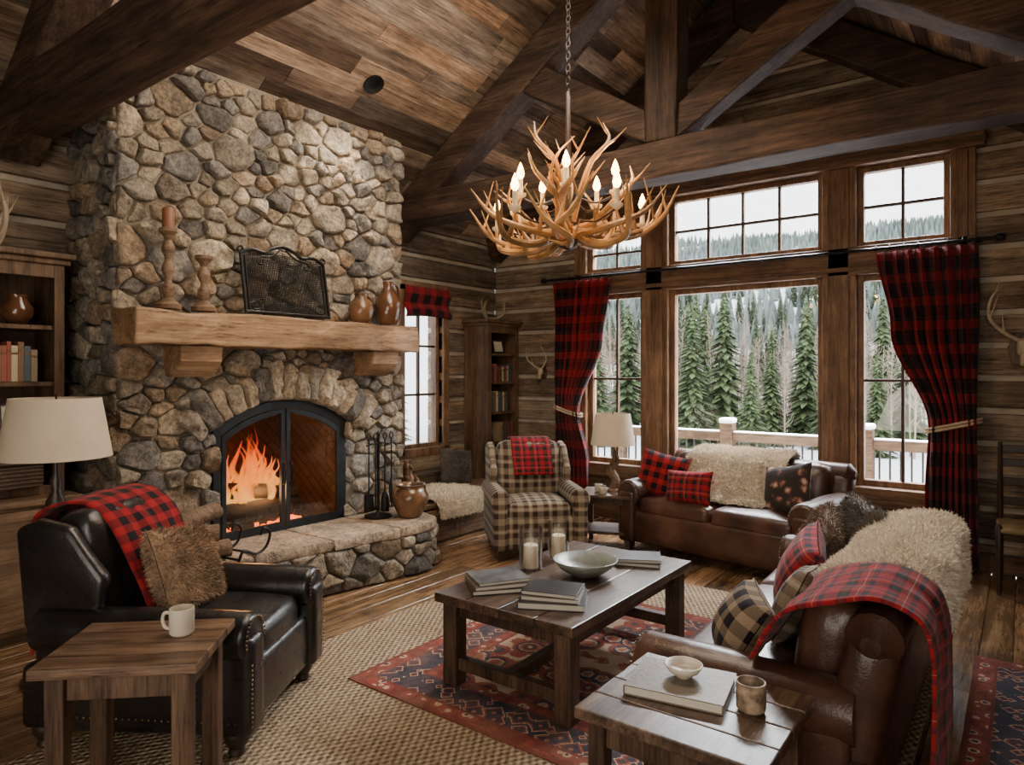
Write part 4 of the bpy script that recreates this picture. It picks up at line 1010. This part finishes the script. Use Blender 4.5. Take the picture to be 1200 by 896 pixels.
# ---------------------------------------------------------------- tables
def table(name,label,loc,rz,w,d,h,leg,top,mt_,ml,inset=.04,apron=.09,stretch=None,cat='table',planks=4,shelf=None):
    e=thing(name,label,cat,loc,rz);b=MB();long_x=w>=d
    L=d if long_x else w
    for i in range(planks):
        a=-L/2+L*i/planks+.001;c=a+L/planks-.002;t=U(.8,1.2)
        if long_x:b.box(-w/2,w/2,a,c,h-top,h,c=t)
        else:b.box(a,c,-d/2,d/2,h-top,h,c=t)
    b.obj('tabletop',mt_,e,bevel=.005)
    for sx in (-1,1):
        for sy in (-1,1):
            b=MB();b.cb((sx*(w/2-inset-leg/2),sy*(d/2-inset-leg/2),(h-top)/2),(leg,leg,h-top),c=U(.85,1.1));b.obj('leg',ml,e,bevel=.006)
    wx=w/2-inset-leg;wy=d/2-inset-leg
    for s in (-1,1):
        b=MB();b.box(-wx,wx,s*(d/2-inset-leg/2)-.012,s*(d/2-inset-leg/2)+.012,h-top-apron,h-top);b.obj('apron',ml,e,bevel=.003)
        b=MB();b.box(s*(w/2-inset-leg/2)-.012,s*(w/2-inset-leg/2)+.012,-wy,wy,h-top-apron,h-top);b.obj('apron',ml,e,bevel=.003)
    if stretch:
        z0=stretch
        for s in (-1,1):
            b=MB()
            if long_x: b.cb((s*(w/2-inset-leg/2),0,z0),(.05,2*wy,.06))
            else: b.cb((0,s*(d/2-inset-leg/2),z0),(2*wx,.05,.06))
            b.obj('stretcher',ml,e,bevel=.005)
        b=MB()
        if long_x:b.cb((0,0,z0),(w-2*inset-leg-.05,.055,.05))
        else:b.cb((0,0,z0),(.055,d-2*inset-leg-.05,.05))
        b.obj('stretcher',ml,e,bevel=.005)
    if shelf:
        b=MB();b.box(-w/2+inset,w/2-inset,-d/2+inset,d/2-inset,shelf-.012,shelf+.012);b.obj('shelf',ml,e)
    return e
table('coffee_table','dark rustic plank coffee table with thick legs',(-1.93,3.115,.015),0,.80,1.30,.45,.085,.045,M_tabley,M_tablez,.03,.07,.11)
table('end_table','weathered brown wooden end table beside the black armchair',(-2.47,1.13,.009),43,.52,.42,.6,.06,.035,M_endx,M_endz,.035,.09)
table('side_table','dark wooden side table at the end of the sofa',(-.79,1.98,.009),0,.56,.50,.55,.055,.035,M_tabley,M_tablez,.03,.08)
table('lamp_table','small dark wooden lamp table by the window',(-2.98,5.42,0),20,.48,.44,.48,.04,.025,M_tabley,M_tablez,.03,.06,shelf=.15)
def flatbook(x,y,z,rz,w,d,t,cover,label,grp):
    e=thing('hardcover_book',label,'book',(x,y,z),rz,grp);b=MB()
    b.box(-w/2,w/2,-d/2,d/2,0,.003);b.box(-w/2,w/2,-d/2,d/2,t-.003,t);b.box(-w/2,-w/2+.003,-d/2,d/2,.003,t-.003);b.obj('cover',cover,e,bevel=.001)
    b=MB();b.box(-w/2+.003,w/2-.006,-d/2+.005,d/2-.005,.003,t-.003);b.obj('pages',M_pap,e)
TZ=.466
cg=simple('grey_cover',(.09,.09,.09),.4,var=.6,scale=14);cb_=simple('black_cover',(.02,.02,.021),.32);ct=simple('taupe_cover',(.15,.12,.09),.45,var=.25)
for i,(c,w,d,t) in enumerate(((cb_,.30,.24,.022),(ct,.29,.23,.02),(cg,.27,.22,.018))): flatbook(-2.13,2.72,TZ+sum((.0225,.0205,.018)[:i]),50+4*i,w,d,t,c,'large hardcover book stacked on the coffee table','books stacked on the coffee table')
for i,(c,w,d,t) in enumerate(((cb_,.31,.25,.03),(ct,.27,.21,.02),(cb_,.26,.2,.02))): flatbook(-1.78,2.70,TZ+sum((.0305,.0205,.018)[:i]),28-5*i,w,d,t,c,'large hardcover book stacked on the coffee table','books stacked on the coffee table')
for i,(c,w,d,t) in enumerate(((cg,.26,.2,.02),(cb_,.25,.2,.02))): flatbook(-1.76,3.55,TZ+.0205*i,20+8*i,w,d,t,c,'hardcover book lying on the coffee table','books stacked on the coffee table')
def bowl(name,label,loc,r,h,mat,t=.01):
    e=thing(name,label,'bowl',loc);b=MB();b.lathe([(r*.4,0),(r*.45,.006),(r*.8,h*.5),(r,h),(r-t*.6,h+.002),(r*.75,h*.55),(r*.4,.02),(0,.015)],32);b.obj('bowl_body',mat,e,sharp=2)
bowl('decorative_bowl','wide shallow grey-green bowl on the coffee table',(-1.88,3.16,TZ),.175,.085,M_bowl)
def hurricane(x,y,z,h,r):
    e=thing('candle_holder','clear glass hurricane holder with a cream pillar candle','candle holder',(x,y,z));b=MB()
    b.lathe([(r*.9,0),(r,.006),(r,h),(r-.003,h),(r-.003,.01),(0,.008)],28);b.obj('glass_cylinder',M_hur,e)
    b=MB();b.lathe([(.04,.009),(.04,.13),(.034,.135),(0,.128)],20);b.obj('candle',M_candle,e)
    b=MB();b.tube([(0,0,.125),(0,0,.142)],.0015,5,1);b.obj('wick',M_iron,e)
hurricane(-2.18,3.08,TZ,.23,.064);hurricane(-2.18,3.36,TZ,.21,.062)
def mug(loc,label,rz=0,r=.042,h=.095,mat=M_white,handle=True):
    e=thing('mug' if handle else 'candle_cup',label,'mug' if handle else 'cup',loc,rz);b=MB();b.lathe([(r*.8,0),(r,.01),(r,h),(r-.004,h+.001),(r-.005,.012),(0,.012)],24);b.obj('cup_body',mat,e,sharp=1)
    if handle:
        b=MB();b.tube([(r-.002,0,h*.8),(r+.022,0,h*.78),(r+.028,0,h*.5),(r+.018,0,h*.25),(r-.002,0,h*.2)],.006,8);b.obj('handle',mat,e)
mug((-2.42,1.25,.61),'cream ceramic mug on the wooden end table',215)
flatbook(-.86,2.03,.56,10,.30,.24,.03,ct,'large taupe hardcover book on the side table','books on the side table')
bowl('small_bowl','small cream ceramic bowl on a book',(-.86,2.05,.59),.06,.04,M_white,.006)
mug((-.64,2.02,.56),'mottled brown and cream ceramic cup',0,.042,.085,simple('mottled_cup',(.28,.205,.14),.4,var=.8,scale=30),False)
mug((-3.05,5.36,.48),'small cream mug on the lamp table',40,.035,.07)
mug((-2.96,5.28,.48),'small cream mug on the lamp table',90,.035,.06)
def shade(e,z0,z1,r0,r1):
    b=MB();b.lathe([(r0,z0),(r1,z1),(r1-.004,z1),(r0-.004,z0)],36)
    for L_ in (b.f,b.c,b.m,b.s,b.u): del L_[-2:]
    b.obj('lamp_shade',M_cream,e,sharp=1)
    b=MB();b.tube([(-r1+.003,0,z1-.02),(r1-.003,0,z1-.02)],.003,5,1);b.tube([(0,-r1+.003,z1-.02),(0,r1-.003,z1-.02)],.003,5,1);b.tube([(0,0,z0),(0,0,z1+.02)],.005,6,1);b.obj('harp',M_iron,e)
e=thing('floor_lamp','dark turned floor lamp with a cream drum shade','lamp',(-3.92,1.38,0))
b=MB();b.lathe([(.15,0),(.15,.02),(.06,.04),(.02,.07)],24);b.obj('base',M_legd,e)
b=MB();b.lathe([(.02,.06),(.014,.4),(.014,.75),(.03,.78),(.05,.84),(.045,.9),(.02,.95),(.03,1.0),(.015,1.04),(.015,1.16)],20);b.obj('pole',M_legd,e)
shade(e,1.12,1.42,.25,.20)
e=thing('table_lamp','table lamp with a driftwood base and cream shade','lamp',(-2.96,5.46,.48))
b=MB();b.lathe([(.07,0),(.07,.02),(.04,.03)],20);b.tube([(0,0,.02),(.03,0,.1),(-.02,.01,.2),(.02,0,.3),(0,0,.42)],[.035,.04,.03,.028,.012],9);b.tube([(.02,0,.1),(-.04,0,.16),(-.05,0,.24)],[.02,.018,.005],7);b.tube([(-.01,0,.2),(.05,0,.26),(.055,0,.32)],[.018,.014,.004],7);b.obj('driftwood_base',M_bark,e)
shade(e,.42,.70,.20,.155)
e=thing('ladderback_chair','dark wooden ladder-back chair with a rush seat','chair',(.07,6.05,0),3)
for sx in (-1,1):
    b=MB();b.tube([(sx*.2,.2,0),(sx*.2,.2,.45),(sx*.2,.24,1.03)],[.018,.02,.014],8);b.obj('back_post',M_legd,e)
    b=MB();b.lathe([(.015,0),(.02,.2),(.022,.47),(.012,.49)],10,(sx*.22,-.2,0));b.obj('front_leg',M_legd,e)
for z in (.6,.74,.88,.98):
    b=MB();b.box(-.19,.19,.205+(z-.45)*.07,.22+(z-.45)*.07,z-.03,z+.03);b.obj('slat',M_legd,e,bevel=.005)
b=MB();b.rbox((0,0,.45),(.46,.44,.04),.02,5);b.obj('seat',M_rush,e)
for z in (.15,.28):
    for (p,q) in (((-.22,-.2,z),(.22,-.2,z)),((-.21,-.2,z+.03),(-.2,.2,z+.03)),((.21,-.2,z+.03),(.2,.2,z+.03))):
        b=MB();b.tube([p,q],.01,6,1);b.obj('rung',M_legd,e)
def rug(name,label,x0,x1,y0,y1,z,t,mat):
    b=MB();b.box(-(x1-x0)/2,(x1-x0)/2,-(y1-y0)/2,(y1-y0)/2,0,t)
    return b.obj(name,mat,None,((x0+x1)/2,(y0+y1)/2,z),bevel=.002,label=label,category='rug')
rug('jute_rug','large natural woven jute area rug',-3.22,-.35,.6,4.75,.0005,.008,M_jute)
rug('oriental_rug','faded red patterned oriental rug layered on the jute rug',-2.72,-.75,2.25,4.15,.009,.006,rugm('oriental_rug_wool',.985,.95,7))
rug('oriental_rug','red patterned oriental runner rug behind the sofa',-.21,1.3,2.3,4.5,.0005,.008,rugm('oriental_runner_wool',.755,1.1,8,.15))
# ---------------------------------------------------------------- outdoors
def hgt(x,y):
    r=0;d=max(0,y-42);t=min(1,d/110);r=-2.2+ (32*(t**1.3))
    r+= mn.noise(Vector((x*.02,y*.02,3)))*7*t+mn.noise(Vector((x*.07,y*.07,1)))*1.6*min(1,t*4)
    if t>=1: r+= (y-152)*.02
    return r
b=MB();NX,NY=90,70
b.grid(lambda u,v:(-260+330*u,-30+250*v,hgt(-260+330*u,-30+250*v)),NX,NY)
b.obj('snowy_hillside',M_snow,None,label='snow-covered ground rising to a forested mountainside',category='ground',kind='stuff')
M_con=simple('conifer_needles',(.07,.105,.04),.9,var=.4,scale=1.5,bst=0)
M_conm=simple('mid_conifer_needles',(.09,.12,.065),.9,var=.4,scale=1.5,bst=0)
M_conf=simple('hazed_far_forest',(.15,.19,.175),.95,var=.3,scale=.1,bst=0)  # distance haze is put into this paler needle colour, no volume
M_trk=simple('bare_trunk',(.30,.235,.18),.9,var=.3,scale=2,bst=0)
M_brush=simple('bare_brush',(.24,.19,.14),.95,var=.35,scale=1,bst=0)
def conifer(seed,mat,sn=.14,wd=1.45):
    random.seed(seed);b=MB();H=8;b.tube([(0,0,-.3),(0,0,H*.98)],[.12,.01],6,1,c=.6)
    z=.4
    while z<H-.1:
        f=1-z/H;r=wd*f**.8+.06;n=int(10+18*f)
        for k in range(n):
            a=2*math.pi*k/n+U(0,.5);l=r*U(.45,1.2);d=.22*l+.1;w=.07+.08*l;c=U(.4,1.6)
            ca,sa=math.cos(a),math.sin(a);zz=z+U(-.12,.12)
            b.add([(0,0,zz+.12),(l*.6*ca-w*sa,l*.6*sa+w*ca,zz-d*.5),(l*ca,l*sa,zz-d),(l*.6*ca+w*sa,l*.6*sa-w*ca,zz-d*.5)],[(0,1,2,3)],c=(c,c,c))
            if R()<sn: b.add([(l*.2*ca,l*.2*sa,zz+.1),(l*.6*ca-w*.6*sa,l*.6*sa+w*.6*ca,zz-d*.5+.04),(l*.9*ca,l*.9*sa,zz-d+.06),(l*.6*ca+w*.6*sa,l*.6*sa-w*.6*ca,zz-d*.5+.04)],[(0,1,2,3)],mi=1)
        z+=.11+.12*f
    return b.obj('conifer_tree',[mat,M_snow])
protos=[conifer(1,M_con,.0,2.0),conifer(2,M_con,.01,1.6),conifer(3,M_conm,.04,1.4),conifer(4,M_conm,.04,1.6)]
random.seed(11)
near=[(-12.3,34.6,8.0),(-9.6,30.3,4.8),(-9.2,38.1,7.6),(-15.4,38.5,8.4),(-13.3,46.3,6.3),(-6.3,42.8,8),(-4.5,37.9,6),(-17.5,30.6,6.2),(-19.5,37.9,8),(-13.2,32.6,7.2),(-7.6,36,5.2),(-24,30,7),(-28,26,7),(-33,30,8),(-16.6,40,7.8),(-14.1,36.5,7.6),(-10.4,36.0,5.0),(-5.2,34,4.8),(-8.1,41,6.6)]
spots=list(near)
for k in range(140):
    y=U(50,102);spots.append((-y*U(.05,.64),y,U(3.4,6.2)))
for k in range(12): spots.append((U(-55,-25),U(12,45),U(6,9)))
used=set()
for i,(x,y,h) in enumerate(spots):
    p=protos[(i%2) if (y<50) else 2+(i%2)]
    if p.name in used: o=p.copy();COL.objects.link(o)
    else: o=p;used.add(p.name)
    o.location=(x,y,hgt(x,y)-.1);s=h/8;o.scale=(s*U(.85,1.15),s*U(.85,1.15),s);o.rotation_euler=(0,0,U(0,6))
    o['label']='dark green conifer tree standing in snow';o['category']='tree';o['group']='conifers outside the windows'
def aspen(seed):
    random.seed(seed);b=MB();H=7;b.tube([(0,0,-.3),(U(-.1,.1),0,H*.5),(U(-.3,.3),0,H)],[.06,.04,.01],6)
    for k in range(46):
        z=H*U(.2,.95);a=U(0,6.28);l=U(.4,1.1)*(1-z/H*.5);b.tube([(0,0,z),(l*.5*math.cos(a),l*.5*math.sin(a),z+l*.5),(l*.7*math.cos(a),l*.7*math.sin(a),z+l*1.1)],[.022,.014,.006],4,1)
    return b.obj('bare_aspen_tree',M_trk)
ap=[aspen(21),aspen(22)]
random.seed(5)
for k in range(190):
    y=U(34,64);x=-y*U(.05,.62);o=ap[k%2]
    if k>1:o=o.copy();COL.objects.link(o)
    o.location=(x,y,hgt(x,y));s=U(.6,.95);o.scale=(s,s,s*U(.9,1.2));o.rotation_euler=(0,0,U(0,6));o['label']='leafless pale aspen tree in snow';o['category']='tree';o['group']='bare aspens outside the windows'
b=MB()
for k in range(7000):
    y=U(38,76);x=-y*U(.0,.7);z=hgt(x,y);h=U(.6,2.8);dx,dy=U(-.3,.3),U(-.3,.3);c=U(.5,1.5);w=U(.015,.045)
    b.add([(x-w,y,z),(x+w,y,z),(x+dx,y+dy,z+h)],[(0,1,2)],c=c)
b.obj('leafless_brush',M_brush,None,label='thicket of leafless brown brush at the foot of the mountain',category='brush',kind='stuff')
b=MB()
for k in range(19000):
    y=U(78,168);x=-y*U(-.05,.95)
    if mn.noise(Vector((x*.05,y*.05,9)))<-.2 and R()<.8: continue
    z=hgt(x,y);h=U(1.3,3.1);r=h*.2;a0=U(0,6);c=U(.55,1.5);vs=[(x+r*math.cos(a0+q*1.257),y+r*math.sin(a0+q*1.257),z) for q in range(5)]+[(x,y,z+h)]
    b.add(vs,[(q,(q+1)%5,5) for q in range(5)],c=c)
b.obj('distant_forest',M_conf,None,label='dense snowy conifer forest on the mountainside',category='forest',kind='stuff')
random.seed(3)
b=MB();b.box(-8,3,6.72,9.0,-.2,-.12);b.obj('snowy_deck',M_snow,None,label='snow-covered wooden deck outside the windows',category='deck')
DY=8.7
for k,xx in enumerate((-6.2,-4.6,-3.05,-1.45,.1)):
    e=thing('deck_post','wooden deck railing post with a snow cap','post',(xx,DY,-.12),group='deck railing posts')
    b=MB();b.box(-.08,.08,-.08,.08,0,1.02);b.obj('post',M_rail,e,bevel=.006);b=MB();b.rbox((0,0,1.05),(.19,.19,.07),.033,3);b.obj('snow_cap',M_snow,e)
for a,c in ((-6.2,-4.6),(-4.6,-3.05),(-3.05,-1.45),(-1.45,.1)):
    e=thing('deck_railing','dark baluster deck railing section topped with snow','railing',((a+c)/2,DY,-.12),group='deck railing sections')
    h=(c-a)/2-.085
    for q in ((-.06,.06,.79,.9),(-.03,.03,.1,.14)):
        b=MB();b.box(-h,h,*q);b.obj('rail',M_rail,e)
    b=MB();b.rbox((0,0,.908),(2*h,.11,.022),.01,3);b.obj('snow_cap',M_snow,e)
    for q in range(13):
        b=MB();x=-h+2*h*(q+.5)/13;b.box(x-.01,x+.01,-.01,.01,.14,.79);b.obj('baluster',M_iron,e)
# ---------------------------------------------------------------- lights
def light(kind,name,loc,energy,col,size=None,size2=None,target=None,**k):
    l=bpy.data.lights.new(name,kind);l.energy=energy;l.color=col
    if kind=='AREA':
        l.size=size
        if size2:l.shape='RECTANGLE';l.size_y=size2
    elif size is not None:l.shadow_soft_size=size
    o=bpy.data.objects.new(name,l);COL.objects.link(o);o.location=loc
    if target is not None:o.rotation_euler=(Vector(target)-Vector(loc)).to_track_quat('-Z','Y').to_euler()
    for a,b in k.items():setattr(l,a,b)
    return o
light('AREA','sky_fill',(-2.1,8.4,5.2),6200,(.97,.98,1),5,2.2,(-2.3,3.6,.3))  # added area light, out of view above the windows, strengthens the sky's light
light('AREA','rear_fill',(.2,-1.3,2.2),80,(1,.91,.8),2.4,1.4,(-2.9,3.2,1.2))  # added fill behind the camera, no lamp stands there
light('AREA','upward_fill',(-1.2,-1.0,.9),46,(1,.87,.72),2.0,1.0,(-3.4,3.6,4.4))  # added fill aimed up to brighten the ceiling, not a room lamp
light('AREA','ceiling_fill',(-2.4,3.0,4.2),105,(1,.88,.72),1.6,2.4,(-4.3,3.0,1.6))  # unseen fill added high between the trusses, no ceiling lamp there
light('POINT','fire_light',(-4.45-.12,FC-.1,.66),16,(1,.5,.19),.12)
light('SPOT','recessed_spot',(-4.09,3.66,cz(-4.11)-.06),120,(1,.86,.68),.05,None,(-4.3,3.2,1.5),spot_size=1.6,spot_blend=.6)
for i,p in enumerate(bulbs):
    light('POINT','bulb_light',p,3.0,(1,.56,.22),.02)
light('POINT','upper_fill',(-1.95,3.1,3.35),34,(1,.74,.48),.3)  # extra fill point added above the chandelier, belongs to no bulb
w=bpy.data.worlds.new('World');SC.world=w;w.use_nodes=True;nt=w.node_tree;bg=nt.nodes['Background']
v=tc(nt,'Generated',(1,1,3));f=noi(nt,v,3,5);c=ramp(nt,f,[(.3,(.86,.9,.95)),(.7,(1,1,1))]);lk(nt,c,bg.inputs[0]);bg.inputs[1].default_value=5.2
# ---------------------------------------------------------------- camera
cam=bpy.data.cameras.new('camera');co=bpy.data.objects.new('camera',cam);COL.objects.link(co)
cam.sensor_width=36;cam.lens=24;cam.shift_y=-.01;cam.clip_end=1000;cam.clip_start=.05
co.location=(0,0,1.55);co.rotation_euler=(math.pi/2,0,math.atan2(.6,.8));SC.camera=co
